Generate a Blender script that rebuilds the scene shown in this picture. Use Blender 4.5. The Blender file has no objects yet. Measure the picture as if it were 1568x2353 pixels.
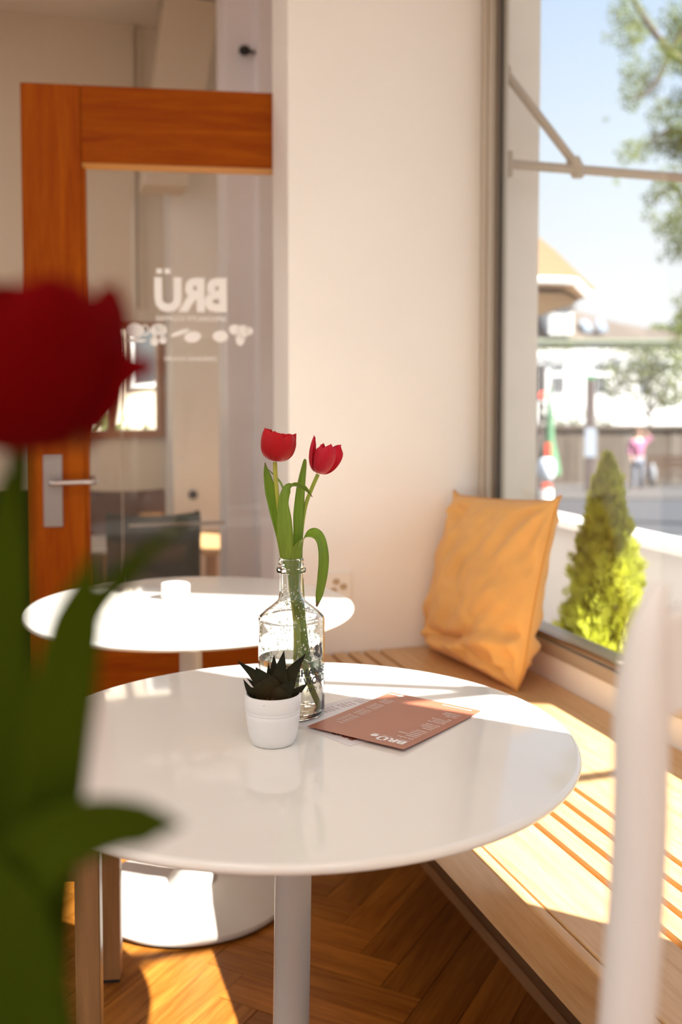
import bpy, bmesh, math, random
import numpy as np
from mathutils import Vector, Matrix, noise
random.seed(7)
S = bpy.context.scene
COL = S.collection
PI = math.pi

# ------------------------------------------------------------------ camera
F, PPY, TH, CH = 2300.0, 1034.0, math.atan(122 / 2300.0), 1.19
cd = bpy.data.cameras.new('camera')
cam = bpy.data.objects.new('camera', cd)
COL.objects.link(cam)
cam.location = (0, 0, CH)
cam.rotation_euler = (PI / 2 - TH, 0, 0)
cd.sensor_fit = 'HORIZONTAL'
cd.sensor_width = 24.0
cd.lens = F / 1568 * 24
cd.shift_y = -(2353 / 2 - PPY) / 1568
cd.clip_start = 0.02
cd.clip_end = 300
cd.dof.use_dof = True
cd.dof.focus_distance = 1.47
cd.dof.aperture_fstop = 2.8
S.camera = cam

# ------------------------------------------------------------------ light
YAW = math.radians(17.692)          # the room is turned against the lens
cy_, sy_ = math.cos(YAW), math.sin(YAW)
def nt(n, t, z=0.0):                # room coordinates (across, along, up) -> world
    return Vector((n * cy_ - t * sy_, n * sy_ + t * cy_, z))
w = bpy.data.worlds.new('sky'); S.world = w; w.use_nodes = True
N = w.node_tree.nodes; L = w.node_tree.links; N.clear()
tc = N.new('ShaderNodeTexCoord'); sp = N.new('ShaderNodeSeparateXYZ'); rp = N.new('ShaderNodeValToRGB')
bg = N.new('ShaderNodeBackground'); wo = N.new('ShaderNodeOutputWorld')
L.new(tc.outputs['Generated'], sp.inputs[0]); L.new(sp.outputs['Z'], rp.inputs[0])
L.new(rp.outputs[0], bg.inputs[0]); L.new(bg.outputs[0], wo.inputs[0])
cr = rp.color_ramp
cr.elements[0].position = 0.0; cr.elements[0].color = (0.96, 0.97, 0.98, 1)
cr.elements[1].position = 1.0; cr.elements[1].color = (0.36, 0.56, 0.95, 1)
for p_, c_ in ((0.10, (0.93, 0.955, 0.98, 1)), (0.22, (0.77, 0.89, 1.0, 1)), (0.38, (0.56, 0.74, 1.0, 1))):
    e = cr.elements.new(p_); e.color = c_
bg.inputs[1].default_value = 0.64
sd = bpy.data.lights.new('sun', 'SUN'); sun = bpy.data.objects.new('sun', sd); COL.objects.link(sun)
sd.energy = 14.5; sd.angle = math.radians(0.53); sd.color = (1.0, 0.968, 0.92)
sdir = nt(-0.514, 0.562, 0); sdir.z = -0.648
sun.rotation_euler = sdir.to_track_quat('-Z', 'Y').to_euler()
sun.location = (6, -4, 8)
FILL = 7.2  # strength of the added fill lights
S.view_settings.view_transform = 'Standard'
S.view_settings.look = 'None'
S.view_settings.gamma = 1.0
S.view_settings.use_curve_mapping = False
S.view_settings.exposure = 0.88
S.cycles.use_denoising = True
S.cycles.max_bounces = 14
S.cycles.diffuse_bounces = 6
S.cycles.transmission_bounces = 14
S.cycles.transparent_max_bounces = 24
S.cycles.caustics_reflective = False
S.cycles.caustics_refractive = True
S.cycles.sample_clamp_indirect = 6.0

# ------------------------------------------------------------------ helpers
def at(px, py, d):                  # the point at distance d straight ahead that shows at a pixel
    u = (px - 784) / F; v = -(py - PPY) / F
    q = Vector((u, math.cos(TH) + v * math.sin(TH), -math.sin(TH) + v * math.cos(TH)))
    q *= d / q.y
    return Vector((q.x, q.y, q.z + CH))

MATS = {}
def mat(name, col, rough=0.5, metal=0.0, spec=0.5, bump=0.0, bscale=60.0, var=0.0, vscale=8.0, coat=0.0, trans=0.0, tcol=None,
        attr=None, acol=None, objvar=0.0, sheen=0.0, stretch=None, emit=None):
    if name in MATS: return MATS[name]
    m = bpy.data.materials.new(name); m.use_nodes = True
    n = m.node_tree.nodes; l = m.node_tree.links
    b = n['Principled BSDF']; out = n['Material Output']
    b.inputs['Roughness'].default_value = rough; b.inputs['Metallic'].default_value = metal
    b.inputs['Specular IOR Level'].default_value = spec; b.inputs['Coat Weight'].default_value = coat
    b.inputs['Coat Roughness'].default_value = 0.04; b.inputs['Sheen Weight'].default_value = sheen
    b.inputs['Base Color'].default_value = (*col, 1)
    cs = None
    co = n.new('ShaderNodeTexCoord'); mp = n.new('ShaderNodeMapping'); l.new(co.outputs['Object'], mp.inputs[0])
    if stretch: mp.inputs['Scale'].default_value = stretch
    if objvar:
        oi = n.new('ShaderNodeObjectInfo'); mm = n.new('ShaderNodeVectorMath'); mm.operation = 'SCALE'
        cb = n.new('ShaderNodeCombineXYZ')
        for i in range(3): l.new(oi.outputs['Random'], cb.inputs[i])
        mm.inputs['Scale'].default_value = 37.0; l.new(cb.outputs[0], mm.inputs[0]); l.new(mm.outputs[0], mp.inputs['Location'])
    if var:
        nz = n.new('ShaderNodeTexNoise'); nz.inputs['Scale'].default_value = vscale; nz.inputs['Detail'].default_value = 5
        l.new(mp.outputs[0], nz.inputs['Vector'])
        r = n.new('ShaderNodeMapRange'); r.inputs[1].default_value = 0.25; r.inputs[2].default_value = 0.75
        r.inputs[3].default_value = 1 - var; r.inputs[4].default_value = 1 + var
        l.new(nz.outputs['Fac'], r.inputs[0])
        mx = n.new('ShaderNodeMix'); mx.data_type = 'RGBA'; mx.blend_type = 'MULTIPLY'; mx.inputs[0].default_value = 1
        mx.inputs[6].default_value = (*col, 1); l.new(r.outputs[0], mx.inputs[7]); cs = mx.outputs[2]
    if attr:
        an = n.new('ShaderNodeAttribute'); an.attribute_name = attr
        rr = n.new('ShaderNodeValToRGB'); l.new(an.outputs['Fac'], rr.inputs[0])
        e = rr.color_ramp.elements
        e[0].position = acol[0][0]; e[0].color = (*acol[0][1], 1); e[1].position = acol[-1][0]; e[1].color = (*acol[-1][1], 1)
        for p_, c_ in acol[1:-1]: x = e.new(p_); x.color = (*c_, 1)
        if cs is not None: l.new(rr.outputs[0], mx.inputs[6])
        else: cs = rr.outputs[0]
    if objvar:
        hs = n.new('ShaderNodeHueSaturation'); r2 = n.new('ShaderNodeMapRange')
        r2.inputs[3].default_value = 1 - objvar; r2.inputs[4].default_value = 1 + objvar
        l.new(oi.outputs['Random'], r2.inputs[0]); l.new(r2.outputs[0], hs.inputs['Value'])
        if cs is not None: l.new(cs, hs.inputs['Color'])
        else: hs.inputs['Color'].default_value = (*col, 1)
        cs = hs.outputs[0]
    if cs is not None: l.new(cs, b.inputs['Base Color'])
    if bump:
        n2 = n.new('ShaderNodeTexNoise'); n2.inputs['Scale'].default_value = bscale; n2.inputs['Detail'].default_value = 6
        l.new(mp.outputs[0], n2.inputs['Vector'])
        bp = n.new('ShaderNodeBump'); bp.inputs['Strength'].default_value = bump; bp.inputs['Distance'].default_value = 0.01
        l.new(n2.outputs['Fac'], bp.inputs['Height']); l.new(bp.outputs[0], b.inputs['Normal'])
    if emit: b.inputs['Emission Color'].default_value = (*emit[:3], 1); b.inputs['Emission Strength'].default_value = emit[3]
    if trans:
        t = n.new('ShaderNodeBsdfTranslucent'); ms = n.new('ShaderNodeMixShader'); ms.inputs[0].default_value = trans
        if tcol: t.inputs[0].default_value = (*tcol, 1)
        elif cs is not None: l.new(cs, t.inputs[0])
        else: t.inputs[0].default_value = (*col, 1)
        l.new(b.outputs[0], ms.inputs[1]); l.new(t.outputs[0], ms.inputs[2]); l.new(ms.outputs[0], out.inputs[0])
    MATS[name] = m
    return m

def pane_mat(name, tint=(1, 1, 1), refl=1.0, haze=0.0):   # thin flat glass: clear, with mirror-like Fresnel reflection
    if name in MATS: return MATS[name]
    m = bpy.data.materials.new(name); m.use_nodes = True
    n = m.node_tree.nodes; l = m.node_tree.links; n.clear()
    out = n.new('ShaderNodeOutputMaterial'); t = n.new('ShaderNodeBsdfTransparent'); t.inputs[0].default_value = (*tint, 1)
    g = n.new('ShaderNodeBsdfGlossy'); g.inputs['Roughness'].default_value = 0.01
    f = n.new('ShaderNodeFresnel'); ge = n.new('ShaderNodeNewGeometry'); ir = n.new('ShaderNodeMapRange')
    ir.inputs[3].default_value = 1.5; ir.inputs[4].default_value = 1 / 1.5     # light does not bend in a thin pane
    l.new(ge.outputs['Backfacing'], ir.inputs[0]); l.new(ir.outputs[0], f.inputs[0])
    mu = n.new('ShaderNodeMath'); mu.operation = 'MULTIPLY'; mu.inputs[1].default_value = refl; l.new(f.outputs[0], mu.inputs[0])
    mx = n.new('ShaderNodeMixShader'); l.new(mu.outputs[0], mx.inputs[0]); l.new(t.outputs[0], mx.inputs[1]); l.new(g.outputs[0], mx.inputs[2])
    last = mx
    if haze:
        d = n.new('ShaderNodeBsdfDiffuse'); d.inputs[0].default_value = (.9, .86, .8, 1)
        m2 = n.new('ShaderNodeMixShader'); m2.inputs[0].default_value = haze; l.new(mx.outputs[0], m2.inputs[1]); l.new(d.outputs[0], m2.inputs[2]); last = m2
    l.new(last.outputs[0], out.inputs[0]); MATS[name] = m
    return m

def wood(name, c1, c2, axis='X', rough=0.4, coat=0.0, objvar=0.0, scale=1.0, bump=0.08, spec=0.5):
    if name in MATS: return MATS[name]
    m = bpy.data.materials.new(name); m.use_nodes = True
    n = m.node_tree.nodes; l = m.node_tree.links; b = n['Principled BSDF']
    co = n.new('ShaderNodeTexCoord'); mp = n.new('ShaderNodeMapping'); l.new(co.outputs['Object'], mp.inputs[0])
    s = [14.0 * scale] * 3; s['XYZ'.index(axis)] = 0.9 * scale; mp.inputs['Scale'].default_value = s
    if objvar:
        oi = n.new('ShaderNodeObjectInfo'); cb = n.new('ShaderNodeCombineXYZ'); mm = n.new('ShaderNodeVectorMath'); mm.operation = 'SCALE'
        for i in range(3): l.new(oi.outputs['Random'], cb.inputs[i])
        mm.inputs['Scale'].default_value = 61.0; l.new(cb.outputs[0], mm.inputs[0]); l.new(mm.outputs[0], mp.inputs['Location'])
    nz = n.new('ShaderNodeTexNoise'); nz.inputs['Scale'].default_value = 2.2; nz.inputs['Detail'].default_value = 7; nz.inputs['Distortion'].default_value = 0.9
    l.new(mp.outputs[0], nz.inputs['Vector'])
    n2 = n.new('ShaderNodeTexNoise'); n2.inputs['Scale'].default_value = 14; n2.inputs['Detail'].default_value = 3; l.new(mp.outputs[0], n2.inputs['Vector'])
    ad = n.new('ShaderNodeMath'); ad.operation = 'MULTIPLY_ADD'; ad.inputs[1].default_value = 0.45; l.new(n2.outputs['Fac'], ad.inputs[0]); l.new(nz.outputs['Fac'], ad.inputs[2])
    r = n.new('ShaderNodeValToRGB'); r.color_ramp.elements[0].position = 0.5; r.color_ramp.elements[1].position = 0.95
    r.color_ramp.elements[0].color = (*c1, 1); r.color_ramp.elements[1].color = (*c2, 1); l.new(ad.outputs[0], r.inputs[0])
    cs = r.outputs[0]
    if objvar:
        hs = n.new('ShaderNodeHueSaturation'); r2 = n.new('ShaderNodeMapRange'); r2.inputs[3].default_value = 1 - objvar; r2.inputs[4].default_value = 1 + objvar
        l.new(oi.outputs['Random'], r2.inputs[0]); l.new(r2.outputs[0], hs.inputs['Value']); l.new(cs, hs.inputs['Color']); cs = hs.outputs[0]
    l.new(cs, b.inputs['Base Color'])
    b.inputs['Roughness'].default_value = rough; b.inputs['Coat Weight'].default_value = coat; b.inputs['Coat Roughness'].default_value = 0.12; b.inputs['Specular IOR Level'].default_value = spec
    bp = n.new('ShaderNodeBump'); bp.inputs['Strength'].default_value = bump; bp.inputs['Distance'].default_value = 0.004
    l.new(ad.outputs[0], bp.inputs['Height']); l.new(bp.outputs[0], b.inputs['Normal'])
    MATS[name] = m
    return m

class MB:                           # collects shapes for ONE mesh
    def __init__(s): s.v = []; s.f = []; s.a = []
    def add(s, vs, fs, at_=None):
        o = len(s.v); s.v += [tuple(q) for q in vs]; s.f += [tuple(i + o for i in f) for f in fs]
        s.a += list(at_) if at_ is not None else [0.0] * len(vs)
        return s
    def box(s, x0, x1, y0, y1, z0, z1):
        return s.add([(x, y, z) for z in (z0, z1) for y in (y0, y1) for x in (x0, x1)],
                     [(0, 2, 3, 1), (4, 5, 7, 6), (0, 1, 5, 4), (2, 6, 7, 3), (0, 4, 6, 2), (1, 3, 7, 5)])
    def prism(s, poly, d0, d1, plane='xz'):   # polygon swept between two depths
        n = len(poly); mk = (lambda a, b, d: (a, d, b)) if plane == 'xz' else (lambda a, b, d: (a, b, d)) if plane == 'xy' else (lambda a, b, d: (d, a, b))
        vs = [mk(a, b, d0) for a, b in poly] + [mk(a, b, d1) for a, b in poly]
        fs = [tuple(range(n)), tuple(range(2 * n - 1, n - 1, -1))] + [(i, i + n, (i + 1) % n + n, (i + 1) % n) for i in range(n)]
        return s.add(vs, fs)
    def lathe(s, prof, n=48, c=(0, 0, 0), cap=False):
        vs = []; fs = []; m = len(prof)
        for i in range(n):
            a = 2 * PI * i / n
            vs += [(c[0] + r * math.cos(a), c[1] + r * math.sin(a), c[2] + z) for r, z in prof]
        for i in range(n):
            j = (i + 1) % n
            for k in range(m - 1): fs.append((i * m + k, j * m + k, j * m + k + 1, i * m + k + 1))
        if cap: fs.append(tuple(i * m for i in range(n))[::-1]); fs.append(tuple(i * m + m - 1 for i in range(n)))
        return s.add(vs, fs)
    def tube(s, pts, rad, n=10, cap=True, at_=None):
        pts = [Vector(p) for p in pts]; m = len(pts)
        if not isinstance(rad, (list, tuple)): rad = [rad] * m
        vs = []; fs = []; aa = []; ref = None
        for i, p in enumerate(pts):
            d = (pts[min(i + 1, m - 1)] - pts[max(i - 1, 0)]).normalized()
            if ref is None: ref = d.orthogonal().normalized()
            ref = (ref - d * ref.dot(d)).normalized(); b = d.cross(ref)
            for k in range(n):
                a = 2 * PI * k / n; vs.append(p + (ref * math.cos(a) + b * math.sin(a)) * rad[i]); aa.append(i / max(1, m - 1))
        for i in range(m - 1):
            for k in range(n): fs.append((i * n + k, i * n + (k + 1) % n, (i + 1) * n + (k + 1) % n, (i + 1) * n + k))
        if cap: fs.append(tuple(range(n))[::-1]); fs.append(tuple((m - 1) * n + k for k in range(n)))
        return s.add(vs, fs, aa)
    def ball(s, c, r, nu=12, nv=8, sc=(1, 1, 1)):
        prof = [(math.sin(PI * k / nv) * r, -math.cos(PI * k / nv) * r) for k in range(nv + 1)]
        prof[0] = (1e-5 * r + 1e-6, -r); prof[-1] = (1e-5 * r + 1e-6, r)
        t = MB().lathe(prof, nu)
        return s.add([(c[0] + x * sc[0], c[1] + y * sc[1], c[2] + z * sc[2]) for x, y, z in t.v], t.f)
    def build(s, name, m, parent=None, smooth=False, bevel=0.0, attr=False, **kw):
        me = bpy.data.meshes.new(name); me.from_pydata(s.v, [], s.f); me.update()
        if m: me.materials.append(m)
        if attr:
            a = me.attributes.new('u', 'FLOAT', 'POINT'); a.data.foreach_set('value', s.a)
        o = bpy.data.objects.new(name, me); COL.objects.link(o)
        if parent: o.parent = parent
        if smooth: fin(o, 40 if smooth is True else smooth)
        if bevel:
            b = o.modifiers.new('bevel', 'BEVEL'); b.width = bevel; b.segments = 2; b.limit_method = 'ANGLE'
            for p in me.polygons: p.use_smooth = True
            wn = o.modifiers.new('normals', 'WEIGHTED_NORMAL')
        for k, v in kw.items(): o[k] = v
        return o

def fin(o, ang=40):
    me = o.data
    for p in me.polygons: p.use_smooth = True
    bm = bmesh.new(); bm.from_mesh(me); bmesh.ops.recalc_face_normals(bm, faces=bm.faces)
    c = math.cos(math.radians(ang))
    for e in bm.edges:
        if len(e.link_faces) == 2 and e.link_faces[0].normal.dot(e.link_faces[1].normal) < c: e.smooth = False
    bm.to_mesh(me); bm.free()

def tag(o, label, cat=None, group=None, kind=None):
    o['label'] = label
    if cat: o['category'] = cat
    if group: o['group'] = group
    if kind: o['kind'] = kind
    return o
def thing(name, label, cat, loc=(0, 0, 0), rz=0.0, group=None, kind=None):
    o = bpy.data.objects.new(name, None); COL.objects.link(o); o.empty_display_size = 0.05
    o.location = loc; o.rotation_euler = (0, 0, rz)
    return tag(o, label, cat, group, kind)
def struct(name, mb, m, label, cat, room=True, **kw):
    o = mb.build(name, m, **kw)
    if room: o.rotation_euler = (0, 0, YAW)
    return tag(o, label, cat, kind='structure')
def spline(pts, n):
    P = [Vector(p) for p in pts]; P = [2 * P[0] - P[1]] + P + [2 * P[-1] - P[-2]]; out = []; m = len(P) - 3
    for i in range(n):
        x = i / (n - 1) * m; k = min(int(x), m - 1); t = x - k; a, b, c, d = P[k:k + 4]
        out.append(0.5 * ((2 * b) + (c - a) * t + (2 * a - 5 * b + 4 * c - d) * t * t + (3 * b - a - 3 * c + d) * t ** 3))
    return out
def interp(xs, n):
    out = []
    for i in range(n):
        x = i / (n - 1) * (len(xs) - 1); k = min(int(x), len(xs) - 2); out.append(xs[k] + (xs[k + 1] - xs[k]) * (x - k))
    return out
def blade(pts, wid, wdir, thick=0.0012, cup=0.25, n=28, flat=None):
    """A leaf: centre line, half widths, direction(s) of its width; a folded closed section with a keel."""
    C = spline(pts, n); W = interp(wid, n)
    if isinstance(wdir, Vector) or not isinstance(wdir[0], (list, tuple, Vector)): wdir = [wdir, wdir]
    D = spline(wdir, n) if len(wdir) > 2 else [Vector(wdir[0]).lerp(Vector(wdir[-1]), i / (n - 1)) for i in range(n)]
    mb = MB(); vs = []; aa = []; K = 7
    for i in range(n):
        d = (C[min(i + 1, n - 1)] - C[max(i - 1, 0)]).normalized(); x = (D[i] - d * D[i].dot(d)).normalized(); nn = x.cross(d)
        for side in (1, -1):
            for k in range(K):
                s = -1 + 2 * k / (K - 1); s *= side
                h = cup * W[i] * (abs(s) ** 1.6) + side * thick * 0.5 * (1 - abs(s) ** 3 * 0.9)
                vs.append(C[i] + x * s * W[i] + nn * h); aa.append(i / (n - 1))
    R = 2 * K; fs = []
    for i in range(n - 1):
        for k in range(R): fs.append((i * R + k, i * R + (k + 1) % R, (i + 1) * R + (k + 1) % R, (i + 1) * R + k))
    fs.append(tuple(range(R))[::-1]); fs.append(tuple((n - 1) * R + k for k in range(R)))
    return mb.add(vs, fs, aa)
def text2d(body, size=1.0, bold=0.0, align='LEFT', shear=0.0, xs=1.0):
    cu = bpy.data.curves.new('lettering', 'FONT'); cu.body = body; cu.size = size; cu.offset = bold; cu.align_x = align; cu.shear = shear
    cu.resolution_u = 3
    o = bpy.data.objects.new('lettering', cu); COL.objects.link(o)
    dg = bpy.context.evaluated_depsgraph_get(); me = bpy.data.meshes.new_from_object(o.evaluated_get(dg))
    v = [(q.co.x * xs, q.co.y) for q in me.vertices]; f = [tuple(p.vertices) for p in me.polygons]
    bpy.data.objects.remove(o); bpy.data.curves.remove(cu); bpy.data.meshes.remove(me)
    return v, f
def tfit(body, width, height, bold=0.0, shear=0.0):      # text scaled to a given box, origin at its lower left
    v, f = text2d(body, 1.0, bold, shear=shear)
    x0 = min(q[0] for q in v); x1 = max(q[0] for q in v); y0 = min(q[1] for q in v); y1 = max(q[1] for q in v)
    return [((a - x0) / (x1 - x0) * width, (b - y0) / (y1 - y0) * height) for a, b in v], f
def disc2d(cx, cy, rx, ry, n=18, rot=0.0):
    c, s = math.cos(rot), math.sin(rot)
    v = [(cx + rx * math.cos(2 * PI * i / n) * c - ry * math.sin(2 * PI * i / n) * s, cy + rx * math.cos(2 * PI * i / n) * s + ry * math.sin(2 * PI * i / n) * c) for i in range(n)]
    return v, [tuple(range(n))]
def ring2d(cx, cy, rx, ry, t, n=24):
    v = [(cx + rx * math.cos(2 * PI * i / n), cy + ry * math.sin(2 * PI * i / n)) for i in range(n)] + [(cx + (rx - t) * math.cos(2 * PI * i / n), cy + (ry - t) * math.sin(2 * PI * i / n)) for i in range(n)]
    return v, [(i, (i + 1) % n, (i + 1) % n + n, i + n) for i in range(n)]

# ------------------------------------------------------------------ materials
M_wall = mat('cream_plaster', (0.90, 0.865, 0.81), 0.7, bump=0.05, bscale=40, var=0.02, vscale=3)
M_wall2 = mat('beige_plaster', (0.72, 0.62, 0.48), 0.75, bump=0.05, bscale=30, var=0.03, vscale=2)
M_ceil = mat('white_plaster', (0.86, 0.82, 0.75), 0.8, bump=0.04)
M_grey = mat('lilac_grey_paint', (0.86, 0.81, 0.82), 0.5, var=0.02)
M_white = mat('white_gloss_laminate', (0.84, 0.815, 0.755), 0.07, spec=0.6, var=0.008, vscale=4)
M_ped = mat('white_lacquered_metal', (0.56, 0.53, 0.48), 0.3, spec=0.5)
M_black = mat('black_rubber', (0.02, 0.018, 0.016), 0.6)
M_floor = wood('oak_parquet', (0.20, 0.062, 0.006), (0.40, 0.155, 0.024), 'X', 0.36, 0.0, 0.22, 1.5, spec=0.3)
M_gap = mat('dark_floor_joint', (0.06, 0.028, 0.012), 0.8)
M_bench = wood('pale_oak_board', (0.51, 0.29, 0.115), (0.65, 0.43, 0.215), 'Y', 0.38, 0.15, 0.05, 2.0)
M_groove = wood('orange_oak_groove', (0.55, 0.25, 0.05), (0.62, 0.30, 0.07), 'Y', 0.5)
M_plinth = wood('dark_oak_plinth', (0.10, 0.045, 0.015), (0.18, 0.085, 0.03), 'Y', 0.5)
M_door = wood('orange_pine_stile', (0.24, 0.040, 0.0015), (0.36, 0.085, 0.003), 'Z', 0.45, 0.0, 0.04, 1.1, spec=0.05)
M_doorh = wood('orange_pine_rail', (0.24, 0.040, 0.0015), (0.36, 0.085, 0.003), 'X', 0.45, 0.0, 0.04, 1.1, spec=0.05)
M_steel = mat('brushed_steel', (0.52, 0.48, 0.45), 0.32, metal=1.0, bump=0.02, bscale=300)
M_plate = mat('grey_anodised_plate', (0.30, 0.26, 0.24), 0.45, metal=0.4)
M_alu = mat('champagne_window_frame', (0.50, 0.43, 0.34), 0.35, metal=0.25)
M_alud = mat('dark_window_gasket', (0.16, 0.13, 0.10), 0.6)
M_pane = pane_mat('window_glass', (0.99, 0.995, 0.99), 1.0)
M_dpane = pane_mat('door_glass', (0.97, 0.96, 0.94), 0.3, haze=0.03)
M_vinyl = mat('white_vinyl_lettering', (0.96, 0.95, 0.93), 0.6, trans=0.15)
M_ext = mat('exterior_render', (0.80, 0.72, 0.63), 0.85, bump=0.08, bscale=60, var=0.03)
M_arm = mat('beige_powder_coat', (0.40, 0.31, 0.22), 0.5)

# ------------------------------------------------------------------ floor: herringbone oak planks
fl = struct('floor', MB().box(-3.6, 1.5, -2.6, 6.4, -0.06, -0.004), M_gap, 'warm oak herringbone parquet floor under the tables', 'floor')
PW, PL = 0.09, 0.45
pm = MB().box(0.0008, PL - 0.0008, 0.0008, PW - 0.0008, -0.004, 0.0)
pmesh = None; cnt = 0
base_ang = math.radians(45)
for i in range(-16, 60):
    for j in range(-14, 14):
        # two planks to a step of the zigzag
        for k in (0, 1):
            gx = i * PW + j * PL * 1.0; gy = i * PW - j * PL * 1.0
            gx = (i + 5 * j) * PW; gy = (i - 5 * j) * PW
            x, y, r = (gx, gy, 0.0) if k == 0 else (gx, gy + PW, PI / 2)
            if k == 1: x += PW
            cxp = x + (PL / 2 if k == 0 else -PW / 2); cyp = y + (PW / 2 if k == 0 else PL / 2)
            c, s = math.cos(base_ang), math.sin(base_ang)
            n_, t_ = cxp * c - cyp * s + 0.1, cxp * s + cyp * c
            if not (-0.95 < n_ < 1.0 and 1.35 < t_ < 3.0): continue
            if cnt >= 290: continue
            o = bpy.data.objects.new('plank', pmesh) if pmesh else pm.build('plank', M_floor)
            if pmesh: COL.objects.link(o)
            pmesh = o.data; o.parent = fl
            o.location = (x * c - y * s + 0.1, x * s + y * c, random.uniform(-0.0006, 0.0004)); o.rotation_euler = (0, 0, r + base_ang); cnt += 1
rest = MB()     # the planks that nobody sees singly, joined
for n0, n1, t0, t1 in ((-3.6, 1.5, -2.6, 1.05), (-3.6, 1.5, 3.3, 6.4), (-3.6, -1.3, 1.05, 3.3)):
    a = n0
    while a < n1:
        rest.box(a + 0.001, min(a + PW, n1) - 0.001, t0, t1, -0.004, -0.001); a += PW
r_ = rest.build('far_planks', wood('oak_parquet_far', (0.20, 0.066, 0.011), (0.40, 0.165, 0.036), 'Y', 0.33, 0.15, 0.0, 1.5), fl); r_['kind'] = 'stuff'

# ------------------------------------------------------------------ room shell (room coordinates: n across, t along)
HT = 3.3
struct('wall_back', MB().box(0.737, 1.43, 2.81, 2.996, 0.0, HT), M_wall, 'broad cream plaster pillar between the glass door and the window', 'wall', bevel=0.004)
b = MB()
b.box(1.342, 1.43, -0.4, 2.81, 0.0, 0.50); b.box(1.342, 1.43, -2.6, 0.50, 0.0, HT); b.box(1.342, 1.43, 0.50, 2.81, 2.62, HT)
b.box(1.342, 1.43, 5.3, 6.4, 0, HT); b.box(1.342, 1.43, 2.996, 4.85, 1.25, HT); b.box(1.342, 1.43, 4.85, 5.3, 0, HT)
struct('wall_right', b, M_wall, 'cream wall with low upstand below the big window', 'wall')
b = MB(); b.box(-3.7, -3.6, -2.6, 6.4, 0, 0.5); b.box(-3.7, -3.6, -2.6, 6.4, 2.8, HT)
for q in ((-2.6, -2.3), (0.0, 0.35), (2.6, 3.2), (5.6, 6.4)): b.box(-3.7, -3.6, q[0], q[1], 0.5, 2.8)
struct('wall_left', b, M_wall, 'cream wall at the left of the café, outside the view', 'wall')
b = MB(); b.box(-3.7, 1.43, -2.7, -2.6, 0, 0.3); b.box(-3.7, 1.43, -2.7, -2.6, 2.9, HT)
for q in ((-3.7, -3.3), (-1.3, -1.0), (1.1, 1.43)): b.box(q[0], q[1], -2.7, -2.6, 0.3, 2.9)
struct('wall_rear', b, M_wall, 'cream shopfront wall behind the camera', 'wall')
struct('ceiling', MB().box(-3.7, 1.43, -2.7, 6.5, HT, HT + 0.08), M_ceil, 'plain plaster ceiling', 'ceiling')
for k, (a, b_) in enumerate(((-0.9, 0.1), (-0.9, -1.5), (-2.4, 0.1), (-2.4, 2.0), (0.3, -0.9), (-1.7, 4.4))):  # unseen lights added under the ceiling to lift the shaded parts
    cl = thing('fill_light', ('added square fill light near the middle of the room', 'added square fill light towards the shopfront', 'added square fill light near the left windows', 'added square fill light above the left aisle', 'added square fill light behind the camera', 'added square fill light in the back room')[k], 'lamp', nt(a, b_, HT), YAW, 'added fill lights')
    MB().box(-.55, .55, -.55, .55, -.05, -.001).build('housing', mat('white_fill_housing', (.8, .8, .78), .5), cl, bevel=.006)
    ld = bpy.data.lights.new('fill_panel', 'AREA'); ld.shape = 'SQUARE'; ld.size = 1.0; ld.energy = FILL * (1.6 if k == 5 else 1.0); ld.color = (1.0, 0.97, 0.92)
    lo = bpy.data.objects.new('fill_panel', ld); COL.objects.link(lo); lo.parent = cl; lo.location = (0, 0, -.06)
# lobby beyond the door
TB = 5.9
b = MB(); wx0, wx1, wz0, wz1 = 0.16, 0.80, 0.95, 1.62
b.box(-3.6, wx0, TB, TB + 0.12, 0, HT); b.box(wx1, 1.43, TB, TB + 0.12, 0, HT); b.box(wx0, wx1, TB, TB + 0.12, 0, wz0); b.box(wx0, wx1, TB, TB + 0.12, wz1, HT)
struct('wall_far', b, M_wall2, 'beige wall of the room seen through the glass door', 'wall')
def at_t(px, T):                    # n where a pixel column meets the plane t = T
    u = (px - 784) / F
    return (u * cy_ * T + sy_ * T) / (cy_ - u * sy_)
b = MB(); b.box(at_t(397, 5.6), at_t(510, 5.6), 5.6, TB, 0, HT)
struct('trim_1', b, M_wall, 'pale pilaster seen through the door glass', 'pilaster', bevel=0.006)
b = MB(); b.prism([(at_t(428, 5.5), 2.3), (at_t(505, 5.5), 3.28), (at_t(380, 5.5), 3.28), (at_t(330, 5.5), 2.3)], 5.35, 5.6)
struct('trim_2', b, M_wall2, 'slanting plaster soffit beside the pilaster above the door', 'soffit', bevel=0.006)
b = MB()
for p0, p1 in ((312, 317), (325, 330)): b.box(at_t(p0, 5.85), at_t(p1, 5.85), 5.86, TB, 1.7, HT)
struct('trim_3', b, M_wall2, 'pair of narrow vertical mouldings on the beige wall', 'moulding')
b = MB(); b.box(at_t(523, 4.3), at_t(592, 4.3), 4.3, 4.5, 0, HT)
struct('trim_4', b, M_grey, 'lilac grey door jamb, broad left piece', 'jamb', bevel=0.004)
b = MB(); b.box(at_t(597, 4.2), at_t(655, 4.2), 4.2, 4.5, 0, HT)
struct('trim_5', b, M_grey, 'lilac grey door jamb, narrow piece beside the pillar', 'jamb', bevel=0.004)

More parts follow.
